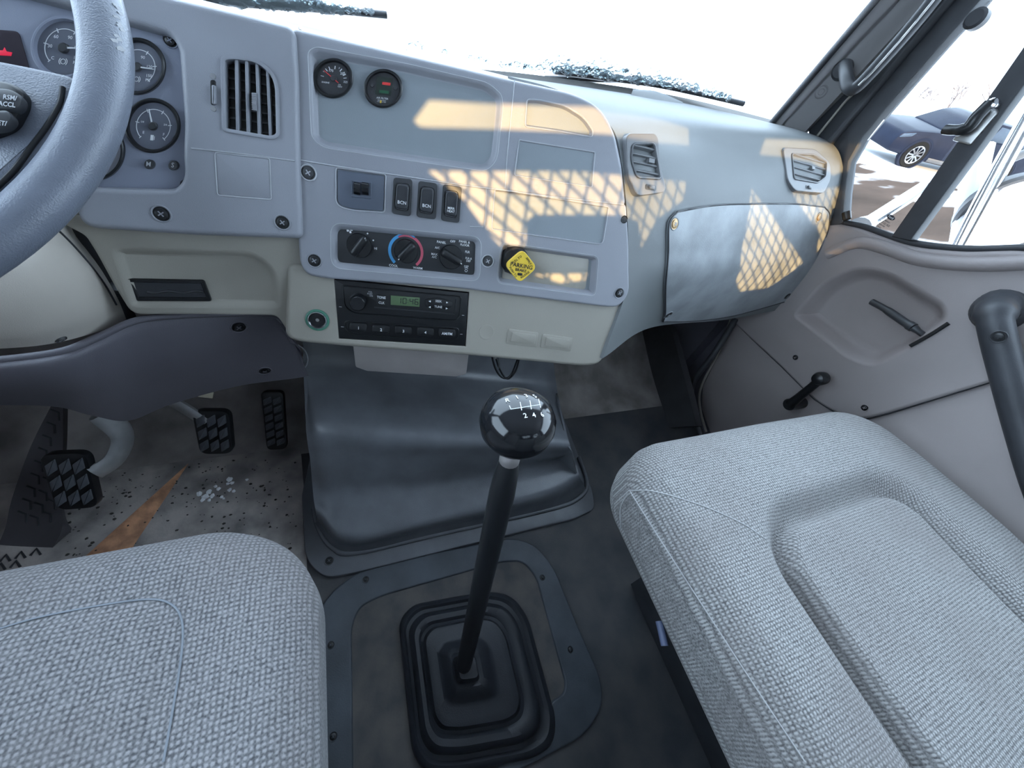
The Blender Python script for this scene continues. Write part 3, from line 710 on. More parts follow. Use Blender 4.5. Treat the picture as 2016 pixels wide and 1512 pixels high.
# the needle of this gauge lies from the low peg across the hub
t2 = t; f2 = fg.at(0, 0, 0, math.radians(146))
slab('needle', f2, [np.array(q) for q in ((0, -.03 * R), (.62 * R, -.012 * R), (.62 * R, .012 * R), (0, .03 * R))], .0036, .0042, REDP, t, .0002)
t, fg, R = post(755, 176, 38, 'black air filter restriction gauge with small red and green window')
gauge(t, fg, O2, R, BLACK, None, [('AIR FILTER', 0, -.48, .13), ('RESTRICTION', -.02, -.60, .07), ('CHANGE AT RED', -.02, -.68, .06)], [], [], False, arc=None, dial=BLACKM, prof=[(1.0, 0), (1.0, .5), (.95, .60), (.88, .55), (.85, .3), (.84, .05)])
mb = MB(); mb.box(fg, 0 - .40 * R, 0 + .42 * R, 0 - .30 * R, 0 + .62 * R, .0006, .0016); mb.build('indicator_window', mat('dark_window', (0.02, 0.03, 0.025), 0.2), t)
mb = MB(); mb.box(fg, 0 - .10 * R, 0 + .33 * R, 0 + .22 * R, 0 + .36 * R, .0016, .0020); mb.build('red_band', REDP, t)
mb = MB(); mb.box(fg, 0 - .20 * R, 0 + .30 * R, 0 - .22 * R, 0 - .06 * R, .0016, .0019); mb.build('green_band', mat('dark_green', (0.02, 0.10, 0.05), 0.3), t)
mb = MB(); mb.box(fg, 0 - .10 * R, 0 - .02 * R, 0 - .74 * R, 0 - .60 * R, .0010, .0016); mb.build('amber_mark', YELLOW, t)
for sx in (-.6, .62): lathe('rivet', fg, np.array([sx * R, .12 * R]), [(.10 * R, .0006), (.09 * R, .0018), (.0001, .002)], DGREY, t, n=14)

# --- small two-lever switch plate left of the rockers
SLATE = mat('switch_plate_slate', (.105, .122, .160), .45, var=.08)
TF = FC.off(-0.002)
t = thing('switch_plate', 'dark square plate with a pair of small toggle levers left of the rocker switches', 'switch', TF.W(*TF.q(710, 372)))
slab('plate', TF, rnd(TF.qs([(665, 335), (757, 347), (755, 415), (692, 411), (665, 402)]), [.003, .003, .004, .010, .010]), 0, .0022, SLATE, t, .0006)
f2 = TF.off(.0022)
plate('lever_frame', f2, f2.qs([(693, 356), (731, 360), (730, 391), (692, 387)]), [f2.qs([(696, 359), (728, 363), (727, 385), (695, 382)])], edge=((0, 0), (.0006, -.0008)), hedge=((0, 0), (.0004, -.0014)), h=.0008, m=SLATE, parent=t, fm=BLACK)
for a, b in ((697, 710), (712.5, 726)):
    y = 370
    p = ccw(f2.qs([(a, 363), (b, 365), (b, 380), (a, 378)])); cc = sum(p) / 4; w = abs(p[0][0] - p[2][0]) / 2 * .92
    fx = Fr(f2.W(cc[0], cc[1], 0.002), f2.n, f2.u)
    mb = MB(); n = 16
    mb.loops([[f2.W(cc[0] + x, cc[1] + .0075 * math.cos(2 * math.pi * k / n), .001 + .0055 * math.sin(2 * math.pi * k / n)) for k in range(n)] for x in (-w, -w * .9, w * .9, w)], True, True, True)
    mb.build('toggle_lever', BLACKG, t, 40)

# --- three rocker switches
def rocker(label, o4, i4, words):
    p = ccw(FC.qs(o4)); t = thing('rocker_switch', label, 'switch', FC.W(*(sum(p) / 4)), 'rocker switches of the centre bezel')
    plate('bezel', FC, rnd(p, .004), [rnd(ccw(FC.qs(i4, .0035)), .005)], edge=((0, 0), (.0006, -.0008), (.0008, -.004)), hedge=((0, 0), (.0006, -.001), (.0008, -.006)), h=.0035, m=DGREY, parent=t, fm=BLACK)
    f2 = FC.off(.0035); q = ccw(rnd(f2.qs(i4), .006)); c = sum(q) / len(q); q = [c + (x - c) * .90 for x in q]
    ys = [x[1] for x in q]; y0, y1 = min(ys), max(ys)
    mb = MB()
    def hgt(y): k = (y - y0) / (y1 - y0); return .0035 + .0035 * (1 - k) ** 2 + .0012 * k
    lp = [[f2.W(x[0], x[1], -.004) for x in q], [f2.W(x[0], x[1], hgt(x[1]) - .0016) for x in q]]
    for k, dz in ((.94, -.0004), (.86, 0), (.6, -.0004), (.3, -.0007), (.02, -.0008)): lp.append([f2.W(*(c + (x - c) * k), hgt((c + (x - c) * k)[1]) + dz) for x in q])
    mb.loops(lp, True, True, True); r = mb.build('rocker', CHARC, t, 50)
    d = FC.t * 0
    for k, wd in enumerate(words):
        yy = y0 + (y1 - y0) * (.27 - .125 * k + (.0 if len(words) == 1 else .05)); xx = np.mean([x[0] for x in q])
        f3 = Fr(f2.W(xx, yy, hgt(yy) + .0002), f2.t, f2.u - f2.n * 0.12)
        text(wd, f3, 0, 0, 0.0058 if len(words) == 1 else .0044, WHITE, r, z=.0)
rocker('leftmost rocker switch, marked BCN, in the centre bezel', [(776, 350), (811, 354), (808, 425), (772, 419)], [(779, 359), (807, 362), (804, 417), (776, 412)], ['BCN'])
rocker('middle rocker switch, marked BCN, in the centre bezel', [(825, 357), (860, 362), (857, 431), (821, 426)], [(828, 366), (856, 370), (852, 423), (824, 418)], ['BCN'])
rocker('rightmost rocker switch, marked MIRR HEAT, in the centre bezel', [(873, 364), (908, 369), (903, 438), (869, 433)], [(876, 373), (903, 377), (899, 430), (873, 425)], ['MIRR', 'HEAT'])

# --- heater and air-conditioning controls
HF = FC.off(-0.0075)
t = thing('climate_control_panel', 'black heater control panel with three rotary knobs above the radio', 'control panel', HF.W(*HF.q(800, 495)))
slab('face', HF, rnd(HF.qs([(664, 447), (938, 473), (935, 546), (664, 520)]), .014), -.002, .001, mat('panel_charcoal', (0.022, 0.024, 0.028), 0.5), t, .0004)
HT = HF.off(.001)
def r6(x, y): return (640 + x * .1587, 320 + y * .1587)
def hq(x, y): return HT.q(*r6(x, y))
ang_t = math.atan2(*(HT.q(*r6(1500, 1150)) - HT.q(*r6(500, 1060)))[::-1])
for (x, y, rp, ang, mk) in ((420, 1037, 24, 55, 0), (1005, 1107, 23, 228, 1), (1570, 1178, 23, -24, 1)):
    c = HT.q(*r6(x, y), .007); R = rad_of(HT, *r6(x, y), rp)
    k = lathe('knob', HT, c, [(R * 1.02, 0), (R * 1.02, .003), (R * .97, .0045), (R * .3, .0050), (.0001, .0050)], BLACK, t, n=40)
    f3 = HT.at(c[0], c[1], 0, math.radians(ang)); gr = MB()
    lp = []
    for zz, wx, wy in ((.004, 1.0, .36), (.011, .96, .30), (.0135, .88, .22), (.0145, .80, .12)):
        lp.append([f3.W(*q, zz) for q in rnd([np.array(v) * R for v in ((-wx, -wy), (wx, -wy), (wx, wy), (-wx, wy))], .25 * R)])
    gr.loops(lp, True, True, True); g = gr.build('grip', BLACK, k, 40)
    mb = MB(); mb.box(f3, .70 * R, .96 * R, -.035 * R, .035 * R, .0128, .0142 if mk else .0140); mb.build('pointer', WHITE if mk else GREYP, k)
c = hq(1005, 1107); R = rad_of(HT, *r6(1005, 1107), 23)
arcmesh('blue_arc', HT, c, 1.27 * R, 1.52 * R, 228, 120, BLUEP, t, .0001, .0003)
arcmesh('blue_arc', HT, c, 1.42 * R, 1.52 * R, 120, 62, BLUEP, t, .0001, .0003)
arcmesh('red_arc', HT, c, 1.27 * R, 1.40 * R, 122, 60, PINKP, t, .0001, .0003)
arcmesh('red_arc', HT, c, 1.27 * R, 1.50 * R, 60, -48, PINKP, t, .0001, .0003)
for s, x, y, sz in (('LO', 425, 832, 6.4), ('HI', 627, 1067, 6), ('COOL', 848, 1280, 6.2), ('WARM', 1150, 1310, 6.2), ('PANEL', 1443, 990, 6.4), ('OFF', 1583, 980, 6.2), ('PANEL &', 1728, 985, 6.0), ('FLOOR', 1733, 1025, 6.0), ('A/C', 1393, 1058, 6), ('MAX', 1355, 1138, 6), ('A/C', 1355, 1173, 6), ('FLR', 1765, 1110, 6.2), ('FLR &', 1780, 1190, 5.6), ('DEF', 1778, 1222, 5.6), ('DEF', 1752, 1290, 5.6)):
    p = hq(x, y); text(s, HT, p[0], p[1], sz * .00076, WHITE, t, z=.0003, rot=0, sx=.95)
for x, y in ((527, 880), (598, 965)): lathe('dot_mark', HT, hq(x, y), [(.0011, 0), (.0011, .0004), (.0001, .0004)], WHITE, t, n=10)
p = hq(305, 840)
for k in range(4):
    f3 = HT.at(p[0], p[1], 0, k * math.pi / 2 + .3); slab('fan_icon_blade', f3, rnd([np.array(q) for q in ((.0004, -.0003), (.0036, -.0016), (.0042, .0012), (.0014, .0016))], .0009), 0, .0004, WHITE, t, .0001)
p = hq(1750, 1332); arcmesh('defrost_icon', HT, (p[0], p[1]), .0030, .0037, 40, 140, WHITE, t, .0001); arcmesh('defrost_icon', HT, (p[0], p[1] - .001), .0016, .0022, 0, 360, WHITE, t, .0001)

# --- parking brake valve
BF = FC.off(-0.010); bc = BF.q(1012, 512)
t = thing('parking_brake_knob', 'yellow diamond parking brake knob on a black stem in the dash pocket', 'knob', BF.W(*bc))
lathe('stem_collar', BF, bc, [(.0215, 0), (.0215, .010), (.0195, .013), (.013, .014), (.009, .016), (.009, .022)], BLACK, t, n=36)
slab('base_nut', BF, circ(bc, .0235, 8, .2), 0, .004, DGREY, t, .0008)
KF = FC.off(.020); kc = KF.q(1026, 525)
kq = ccw(rnd([kc + np.array(v) for v in (KF.q(993, 521) - kc, KF.q(1029, 490) - kc, KF.q(1058, 527) - kc, KF.q(1023, 558) - kc)], .010))
mb = MB(); mb.loops([[KF.W(x[0], x[1], z) for x in offs(kq, d)] for d, z in ((-.012, -.012), (-.004, -.008), (0, -.003), (0, -.0008), (-.0008, 0.0), (-.0035, -.0002))], True, True, True); kp = mb.build('knob_plate', YELLOW, t, 45)
yang = -.05
text('PARKING', KF, kc[0] + .0005, kc[1] + .0010, .0088, BLACK, kp, z=.0002, rot=yang)
text('BRAKE', KF, kc[0] + .0003, kc[1] - .0055, .0062, BLACK, kp, z=.0002, rot=yang)
for s, ang, sz in (('PULL TO', .75, .0046), ('APPLY', -.82, .0048), ('PUSH TO', -.82, .0046), ('RELEASE', .72, .0044)):
    dx, dy = {'PULL TO': (-.0085, .0095), 'APPLY': (.0105, .0095), 'PUSH TO': (-.0115, -.0095), 'RELEASE': (.0085, -.0115)}[s]
    text(s, KF, kc[0] + dx, kc[1] + dy, sz, BLACK, kp, z=.0002, rot=ang)
slab('roll_pin', KF, rnd([kc + np.array(v) for v in ((-.004, -.0135), (.004, -.0135), (.004, -.0095), (-.004, -.0095))], .0018), -.001, .0004, BLACK, kp, .0002)

# --- radio
RF = FCc.off(-0.004)
def r7(x, y): return (640 + x * .1587, 530 + y * .1587)
t = thing('radio', 'black car radio with five preset buttons and green clock display reading 10:46', 'radio', RF.W(*RF.q(790, 615)))
body = rnd(RF.qs([(658, 549), (922, 576), (915, 680), (668, 665)]), .002)
slab('face_plate', RF, body, -.012, .003, mat('radio_black', (0.010, 0.011, 0.013), 0.30), t, .001)
R2 = RF.off(.003)
def rq(x, y, h=0): return R2.q(*r7(x, y), h)
def rqs(l): return [rq(*p) for p in l]
# raised upper control bay and lower button bay
ub = rnd(rqs([(215, 200), (1690, 340), (1665, 600), (1610, 632), (370, 545), (245, 470)]), [.004, .004, .004, .003, .01, .01])
bead('upper_bay_rim', R2, ccw(ub)[:], .0011, BLACK, t, .0002, closed=True)
lb = rnd(rqs([(240, 640), (1660, 730), (1650, 860), (1590, 885), (330, 800), (250, 745)]), [.006, .006, .006, .008, .008, .008])
bead('lower_bay_rim', R2, ccw(lb), .0010, BLACK, t, .0002, closed=True)
bead('display_rim', R2, rqs([(610, 470), (1605, 555), (1625, 370)]), .0009, CHARC, t, .0002)
c = rq(410, 400); 
k = lathe('volume_knob', R2, c, [(.0125, 0), (.0122, .006), (.0112, .013), (.0098, .0145), (.0001, .0140)], BLACKG, t, n=36)
for s, x, y, sz in (('VOL', 560, 282, 3.6), ('PUSH', 555, 306, 3.6), ('ON', 572, 331, 3.6)): p = rq(x, y); text(s, R2, p[0], p[1], sz * .00085, GREYP, t, z=.0002)
b = slab('tone_button', R2, rnd(rqs([(645, 315), (758, 325), (752, 440), (640, 430)]), .002), -.001, .0025, BLACK, t, .0008)
for s, x, y in (('TONE', 698, 352), ('CLK', 700, 417)): p = rq(x, y, .0025); text(s, R2, p[0], p[1], .0052, WHITE, b, z=.0027, sx=.9)
b = slab('clock_display', R2, rqs([(815, 325), (1175, 352), (1170, 466), (813, 440)]), -.001, .0012, LCD, t, .0003)
# seven-segment digits 10:46
segs = {'1': 'bc', '0': 'abcdef', '4': 'bcfg', '6': 'acdefg'}
dx0 = rq(935, 390, .0012); dxe = rq(1135, 405, .0012); step = (dxe - dx0) / 4.0
mb = MB()
for ch, k in (('1', 0), ('0', 1), ('4', 2.65), ('6', 3.9)):
    cx = dx0 + step * k * 1.02; w, h_, th = .0024, .0042, .00055
    if ch == '1': cx = cx - np.array([.0018, 0.0])
    for sname in segs[ch]:
        x0, x1, y0, y1 = {'a': (-w, w, h_ - th, h_ + th), 'd': (-w, w, -h_ - th, -h_ + th), 'g': (-w, w, -th, th), 'b': (w - th, w + th, .0004, h_), 'c': (w - th, w + th, -h_, -.0004), 'e': (-w - th, -w + th, -h_, -.0004), 'f': (-w - th, -w + th, .0004, h_)}[sname]
        mb.box(R2, cx[0] + x0, cx[0] + x1, cx[1] + y0, cx[1] + y1, .0012, .0014)
cx = dx0 + step * 1.83 * 1.02
for dy in (.0016, -.0018): mb.box(R2, cx[0] - .0005, cx[0] + .0005, cx[1] + dy - .0005, cx[1] + dy + .0005, .0012, .0014)
mb.build('clock_digits', BLACK, b)
b = slab('seek_tune_rocker', R2, rnd(rqs([(1245, 370), (1400, 352), (1580, 398), (1575, 470), (1500, 500), (1250, 470)]), .004), -.001, .0025, BLACK, t, .001)
for s, x, y in (('SEEK', 1408, 398), ('TUNE', 1404, 468)): p = rq(x, y, .0025); text(s, R2, p[0], p[1], .0050, WHITE, b, z=.0027, sx=.95)
for x, y, d in ((1298, 398, -1), (1515, 414, 1), (1297, 470, -1), (1510, 488, 1)):
    p = rq(x, y, .0025); slab('arrow_mark', R2, [p + np.array(q) for q in ((d * .0018, 0), (-d * .0016, .0016), (-d * .0016, -.0016))], .0025, .0028, WHITE, b, .0001)
for s, x, y, w in (('1', 415, 712, 110), ('2', 695, 735, 108), ('3', 972, 752, 106), ('4', 1245, 768, 105), ('AM/FM', 1513, 783, 104)):
    p4 = rqs([(x - w, y - 58), (x + w, y - 42), (x + w - 4, y + 58), (x - w - 2, y + 46)])
    b = slab('preset_button', R2, rnd(p4, .005), -.001, .0035, BLACK, t, .0012, dome=.0008)
    p = rq(x, y + 18, .004); text(s, R2, p[0], p[1], .0066 if len(s) == 1 else .0064, WHITE, b, z=.0046, sx=1 if len(s) == 1 else .92)
for x, y in ((1712, 572), (1690, 806), (215, 715), (190, 466)):
    p = rq(x, y); mb = MB(); mb.box(R2, p[0] - .002, p[0] + .002, p[1] - .0004, p[1] + .0004, 0, .0004); mb.build('removal_mark', GREYP, t)

# --- power socket
SF = FCc
c = SF.q(625, 630)
t = thing('power_socket', 'round power socket with green ring in the cream panel left of the radio', 'socket', SF.W(*c))
lathe('green_ring', SF, c, [(.0165, 0), (.0165, .0012), (.0145, .0018), (.0125, .001)], TEAL, t, n=40, cap=False)
lathe('chrome_rim', SF, c, [(.0130, .0005), (.0128, .0028), (.0118, .0030), (.0108, .0010), (.0104, -.014)], CHROME, t, n=40, cap=False)
lathe('socket_well', SF, c, [(.0112, .0003), (.0110, .0009), (.0001, .0006)], BLACKG, t, n=32)
lathe('centre_contact', SF, c, [(.0026, .0006), (.0024, .0012), (.0001, .0013)], METAL, t, n=14)

# --- box tucked under the dash, and hanging leads
QF = frame(800, 700, 0.50, 8, 4)
t = tag(slab('under_dash_box', QF, rnd(QF.qs([(694, 672), (924, 690), (918, 737), (898, 742), (722, 731), (700, 723)]), .003), -.055, 0, mat('dusty_taupe_box', (0.40, 0.365, 0.35), .6, var=.1, vscale=18, bump=.3, bscale=700), None, .002), 'taupe plastic box hung under the dash below the radio', 'box')
WF = [[(966, 690, .52), (975, 725, .52), (990, 744, .51), (1006, 738, .52), (1020, 705, .53)], [(972, 692, .54), (985, 730, .54), (1000, 746, .53), (1015, 730, .54), (1024, 700, .55)]]
for k, w in enumerate(WF):
    tag(tube('cable', [PY(*p) for p in []] or crom([PY(*p) for p in w], 24), .0022, BLACK, None, n=8), ['front', 'rear'][k] + ' one of the thin black cables looping below the cream panel', 'cable', 'cables looping under the dash')
tag(tube('wire', crom([PY(582, 676, .56), PY(600, 690, .56), PY(606, 712, .56), PY(592, 735, .57)], 18), .0012, GREYP, None, n=6), 'thin pale wire dangling under the dash left of the box', 'wire')
t = thing('toggle_bracket', 'small metal bracket with a toggle stub under the cream panel', 'bracket', PY(980, 705, .53))
tube('stub', [PY(972, 696, .52), PY(975, 706, .515)], .003, METAL, t, n=10)
tube('rod', [PY(984, 692, .53), PY(982, 725, .53)], .0016, METAL, t, n=8)

# ================================================================== cab shell
XL, XR = -0.80, 1.13          # inner faces of the two doors
YB = -0.85                    # back wall
ZR = 1.58                     # roof lining
WF0 = Fr(V3(0, 0, 0), (1, 0, 0), (0, 1, 0))       # floor frame: x right, y forward, normal up
def fz(u, v, z=0.0): p = PZ(u, v, z); return p[:2]
def fzs(l, z=0.0): return [fz(u, v, z) for u, v in l]
mb = MB(); mb.box(WF0, XL - .05, XR + .05, YB - .02, .66, -.03, 0); struct(mb.build('floor', RUBBER))
# toe board and firewall
tb = [[V3(x, .58, .0) for x in (XL - .05, 0, .6, XR + .05)], [V3(x, .70, .03) for x in (XL - .05, 0, .6, XR + .05)], [V3(x, .84, .18) for x in (XL - .05, 0, .6, XR + .05)], [V3(x, .94, .40) for x in (XL - .05, 0, .6, XR + .05)], [V3(x, 1.0, .78) for x in (XL - .05, 0, .6, XR + .05)]]
G_ = loft('g', tb, None, nu=16, nv=6, ret=True); struct(skin('wall_front', G_, mat('toe_board_liner', (0.38, 0.345, 0.325), .75, var=.5, vscale=10, bump=.4, bscale=200), None, .02))
# back wall with the rear window opening
FB = Fr(V3(0, YB, 0), (1, 0, 0), (0, 0, 1))       # normal faces backwards (-Y); local x = X, y = Z
# roof
mb = MB(); mb.box(WF0, XL - .06, XR + .06, YB - .05, .80, ZR, ZR + .03); struct(mb.build('ceiling', ROOFL))
# driver-side door wall (out of the picture): sill, header and pillars around its window
mb = MB(); FW = Fr(V3(XL, 0, 0), (0, 1, 0), (0, 0, 1))
for a in ((YB, 1.0, -.03, .80), (YB, .80, 1.48, ZR + .02), (YB, -.45, .80, 1.48), (.72, .86, .80, 1.48)): mb.box(FW, a[0], a[1], a[2], a[3], -.04, 0)
struct(mb.build('wall_left', TAUPE))
mb = MB(); mb.box(FW, -.45, .72, .80, 1.48, -.022, -.018); struct(mb.build('window_4', GLASS, None, 0))

# windshield: curved pane from the cowl to the roof
wr = []
for z, y in ((.72, 1.05), (1.1, .98), (1.4, .90), (1.60, .82)):
    wr.append([V3(x, y - .16 * ((x - .17) / .9) ** 2, z) for x in (-.80, -.5, -.15, .17, .5, .8, 1.10)])
Gw = loft('g', wr, None, nu=30, nv=5, ret=True); wsh = struct(skin('window_1', Gw, GLASS, None, .004)); BW = bvh_of(wsh)
tube('windshield_gasket', [Gw[0, i] + V3(0, .0, -.008) for i in range(30)], .010, BLACKM, wsh, n=8)
# header above the windshield
tube('windshield_header', [Gw[-1, i] + V3(0, .0, .01) for i in range(30)], .03, PILLAR, wsh, n=8)
# right-hand A-pillar lining
def ext(a, b, k): return a + (b - a) * k
lb, lt = PY(1528, 240, .88), PY(1733, 0, .835)
mbp, mt = PY(1560, 246, .845), PY(1785, 0, .80)
rb, rt = PX(1592, 252, 1.105), PX(1825, 0, 1.105)
rows = [[ext(lb, lt, -.35), ext(mbp, mt, -.35), ext(rb, rt, -.35)], [lb, mbp, rb], [ext(lb, lt, .5), ext(mbp, mt, .5), ext(rb, rt, .5)], [lt, mt, rt], [ext(lb, lt, 2.6), ext(mbp, mt, 2.6), ext(rb, rt, 2.6)]]
pil = struct(loft('trim_1', rows, PILLAR, None, nu=14, nv=10, thick=.03)); BPil = bvh_of(pil)
tube('windshield_seal', [ext(lb, lt, k) + V3(-.004, .006, 0) for k in (-.3, 0, .5, 1, 2.5)], .008, BLACKM, pil, n=8)
f2 = fr_hit(BPil, 1617, 181)
lathe('screw_boss', f2, (0, 0), [(.014, 0), (.012, .0015), (.008, -.001), (.0055, .0012), (.0001, .0016)], PILLAR, pil, n=24)
# left A-pillar (out of frame)
tube('trim_2', [V3(-.80, .92, .78), V3(-.80, .74, 1.6)], .05, PILLAR, None, n=10)['kind'] = 'structure'

# grab handle on the pillar
t = thing('grab_handle', 'black grab handle bolted to the right windshield pillar', 'handle', PX(1660, 150, 1.05))
hp = [PX(1663, 128, 1.085), PX(1666, 150, 1.06), PX(1672, 172, 1.05), PX(1686, 172, 1.05), PX(1720, 138, 1.05), PX(1780, 70, 1.05), PX(1828, 12, 1.05), PX(1870, -45, 1.05), PX(1880, -70, 1.08)]
tube('bar', crom(hp, 50), .0125, BLACKM, t, n=12)
f2 = fr_hit(BPil, 1659, 138); lathe('mount_boss', f2, (0, 0), [(.021, -.002), (.020, .006), (.016, .010), (.0001, .011)], BLACKM, t, n=24)
tube('bright_strip', crom([p + nrm(CAM - p) * .0122 + V3(0, .004, .004) for p in [PX(1690, 174, 1.05), PX(1722, 142, 1.05), PX(1782, 74, 1.05), PX(1832, 14, 1.05), PX(1866, -30, 1.05)]], 30), .0022, METAL, t, n=6)

# ------------------------------------------------------------------ passenger door
DOOR = bpy.data.objects.new('door_1', None); COL.objects.link(DOOR); DOOR.location = (XR, .1, .1); DOOR['kind'] = 'structure'
DOOR['label'] = 'taupe moulded passenger door with window crank, map pocket and black pull bar'
FD = Fr(V3(XR, 0, 0), (0, -1, 0), (0, 0, 1))      # local x = rearwards, y = height, normal into the cab
def dq(l, h=0.0): return [np.array([.85, .88]) if p == 'A' else np.array([.85, .66]) if p == 'B' else FD.q(p[0], p[1], h) for p in l]
# lower panel
FD2 = FD.off(-.004)
low = FD2.qs([(1440, 628), (1418, 690), (1382, 760), (1380, 805)]) + [FD2.q(1400, 860), np.array([-.30, .03]), np.array([.85, .03]), np.array([.85, .72])] + FD2.qs([(2200, 640), (2016, 690), (1750, 775), (1694, 792), (1606, 748), (1500, 640)])
slab('lower_panel', FD2, low, -.03, 0, TAUPE, DOOR, .006)
tube('door_edge_strip', crom([FD2.W(*FD2.q(*p), .004) for p in ((1440, 630), (1418, 690), (1382, 762), (1380, 805), (1392, 850))], 24), .004, CREAM, DOOR, n=8)
# shaded scoop of the speaker area
# upper moulded panel with the map pocket
up = rnd(dq([(1620, 440), (1690, 455), (1745, 476), (1800, 494), (1900, 503), (2020, 500), 'A', 'B', (2016, 726), (1748, 808), (1694, 822), (1648, 808), (1606, 782), (1540, 716), (1478, 660), (1440, 622), (1535, 545), (1596, 478)]),
         [.01, .02, .02, .03, .02, .02, .01, .01, .02, .03, .03, .03, .02, .02, .02, .01, .01, .02])
pkt = rnd(dq([(1560, 622), (1622, 552), (1690, 521), (1752, 530), (1866, 596), (1874, 632), (1806, 684), (1722, 727), (1668, 706), (1610, 660)]), [.02, .03, .03, .03, .03, .02, .03, .03, .02, .02])
upper = plate('upper_panel', FD, up, [pkt], edge=((0, 0), (.003, -.001), (.006, -.004), (.007, -.009), (.007, -.02)),
      hedge=((0, 0), (.004, -.001), (.009, -.005), (.018, -.022), (.026, -.034), (.034, -.038)), m=TAUPE, parent=DOOR, h=.006)
bead('panel_seam', FD, [p for p in FD.qs([(1448, 634), (1478, 664), (1540, 722), (1604, 786), (1646, 813), (1694, 828), (1750, 814), (2016, 732), (2200, 660)])], .0022, BLACKM, DOOR, .001)
# soft roll along the belt line
roll = crom([FD.W(*FD.q(*p, .004), .004) for p in ((1630, 500), (1690, 478), (1750, 490), (1810, 510), (1900, 520), (2010, 518), (2180, 500))], 40)
tube('belt_roll', roll, .014, TAUPE, DOOR, n=12)
tube('belt_weatherstrip', crom([PX(*p, 1.135) for p in ((1660, 438), (1700, 446), (1745, 462), (1800, 479), (1900, 490), (2016, 488), (2250, 480))], 40), .007, BLACKM, DOOR, n=8)
for p in ((1566, 704), (1702, 803)): screw(FD.off(.0062), FD.q(*p, .0062), .0075, DOOR, m1=TAUPE, m2=BLACK)
# inside release lever in the pocket
t = thing('door_release_lever', 'grey door release lever lying in the door pocket', 'handle', PX(1770, 620, 1.12))
tube('lever', crom([PX(1716, 594, 1.150), PX(1745, 610, 1.145), PX(1780, 634, 1.14), PX(1798, 645, 1.138)], 14), [.007] * 5 + [.0085] * 6 + [.010] * 3, DGREY, t, n=12)
tube('lever_neck', crom([PX(1798, 645, 1.138), PX(1812, 655, 1.14), PX(1826, 664, 1.15)], 10), [.008, .0075, .007, .006, .006, .006, .006, .006, .006, .006], DGREY, t, n=10)
tube('slot_lip', crom([PX(1792, 681, 1.124), PX(1830, 660, 1.124), PX(1868, 636, 1.124)], 12), .004, BLACK, t, n=8)
# window crank
t = thing('window_crank', 'black window crank handle on the passenger door above the seat', 'crank', PX(1560, 796, 1.09))
cr0, cr1 = PX(1556, 796, 1.085), PX(1618, 745, 1.075)
tube('arm', [cr0, ext(cr0, cr1, .3), ext(cr0, cr1, .7), ext(cr0, cr1, .92)], [.013, .011, .010, .010], BLACK, t, n=12)
tube('pivot', [cr0 + V3(.05, 0, 0), cr0 + V3(-.006, 0, 0)], .016, BLACK, t, n=16)
kf = Fr(cr1, (0, -1, 0), (0, 0, 1)); lathe('knob', kf, (0, 0), [(.010, -.012), (.016, -.006), (.017, .010), (.013, .020), (.006, .024), (.0001, .0245)], BLACK, t, n=20)
# pull bar
t = thing('door_pull_bar', 'thick black pull bar screwed to the passenger door at right', 'handle', PX(1970, 650, 1.06))
pb = [PX(1968, 600, 1.115), PX(1958, 622, 1.07), PX(1966, 668, 1.06), PX(1985, 740, 1.06), PX(2010, 830, 1.06), PX(2040, 930, 1.06), PX(2060, 990, 1.09)]
tube('bar', crom(pb, 40), [.030] * 3 + [.027] * 5 + [.0225] * 32, BLACKM, t, n=16)
lathe('boss', Fr(PX(1970, 612, XR), (0, -1, 0), (0, 0, 1)), (0, 0), [(.040, 0), (.038, .010), (.032, .022), (.0001, .03)], BLACKM, t, n=28)
f2 = Fr(PX(1966, 663, 1.033), (0.25, -1, 0), (0, 0, 1)); screw(f2, (0, 0), .0095, t, m1=BLACKM, m2=BLACK)

# door glass, divider bar and dark window surround
FG = Fr(V3(1.150, 0, 0), (0, -1, 0), (0, 0, 1))
def gq(l): return [FG.q(u, v) for u, v in l]
vent_gl = gq([(1672, 320), (1940, -10), (2016, 100), (1757, 466), (1668, 440)])
slab('window_2', FG, vent_gl, -.002, .002, GLASS, None, .0003)['kind'] = 'structure'
slab('window_3', FG, gq([(1790, 473), (2016, 120), (2300, -150), (2500, 480), (2016, 486)]), -.002, .002, GLASS, None, .0003)['kind'] = 'structure'
FB2 = Fr(V3(1.128, 0, 0), (0, -1, 0), (0, 0, 1))
t = thing('vent_window_divider', 'black divider bar with latch between vent window and door glass', 'window bar', PX(1790, 470, 1.13))
slab('bar', FB2, FB2.qs([(1757, 466), (1795, 474), (2016, 172), (2110, 40), (2060, 30), (2016, 95)]), -.02, .006, BLACKM, t, .003)
lt_ = FB2.off(.006)
slab('latch_plate', lt_, rnd(lt_.qs([(1876, 277), (1912, 287), (1968, 222), (1955, 200), (1940, 205)]), .004), 0, .006, METAL, t, .002)
tube('latch_lever', crom([PX(1862, 255, 1.105), PX(1880, 256, 1.10), PX(1905, 252, 1.10), PX(1925, 228, 1.10), PX(1948, 205, 1.11)], 24), [.009] * 8 + [.0105] * 16, BLACK, t, n=10)
lathe('latch_stud', Fr(PX(1955, 208, 1.115), (0, -1, 0), (0, 0, 1)), (0, 0), [(.010, 0), (.010, .012), (.007, .014), (.0001, .014)], CHROME, t, n=18)
fr_o = FB2.qs([(1592, 255), (1700, 130), (1825, -5), (1950, -140), (2040, -140), (1934, 0), (1868, 72), (1800, 150), (1745, 214), (1700, 268), (1672, 318), (1664, 380), (1660, 440), (1630, 450), (1600, 330)])
slab('window_surround', FB2, fr_o, -.03, .004, BLACKM, DOOR, .004)
tube('surround_seal', crom([FB2.W(*FB2.q(*p), .006) for p in ((1622, 300), (1680, 232), (1760, 136), (1850, 30), (1950, -90))], 30), .009, BLACKM, DOOR, n=8)
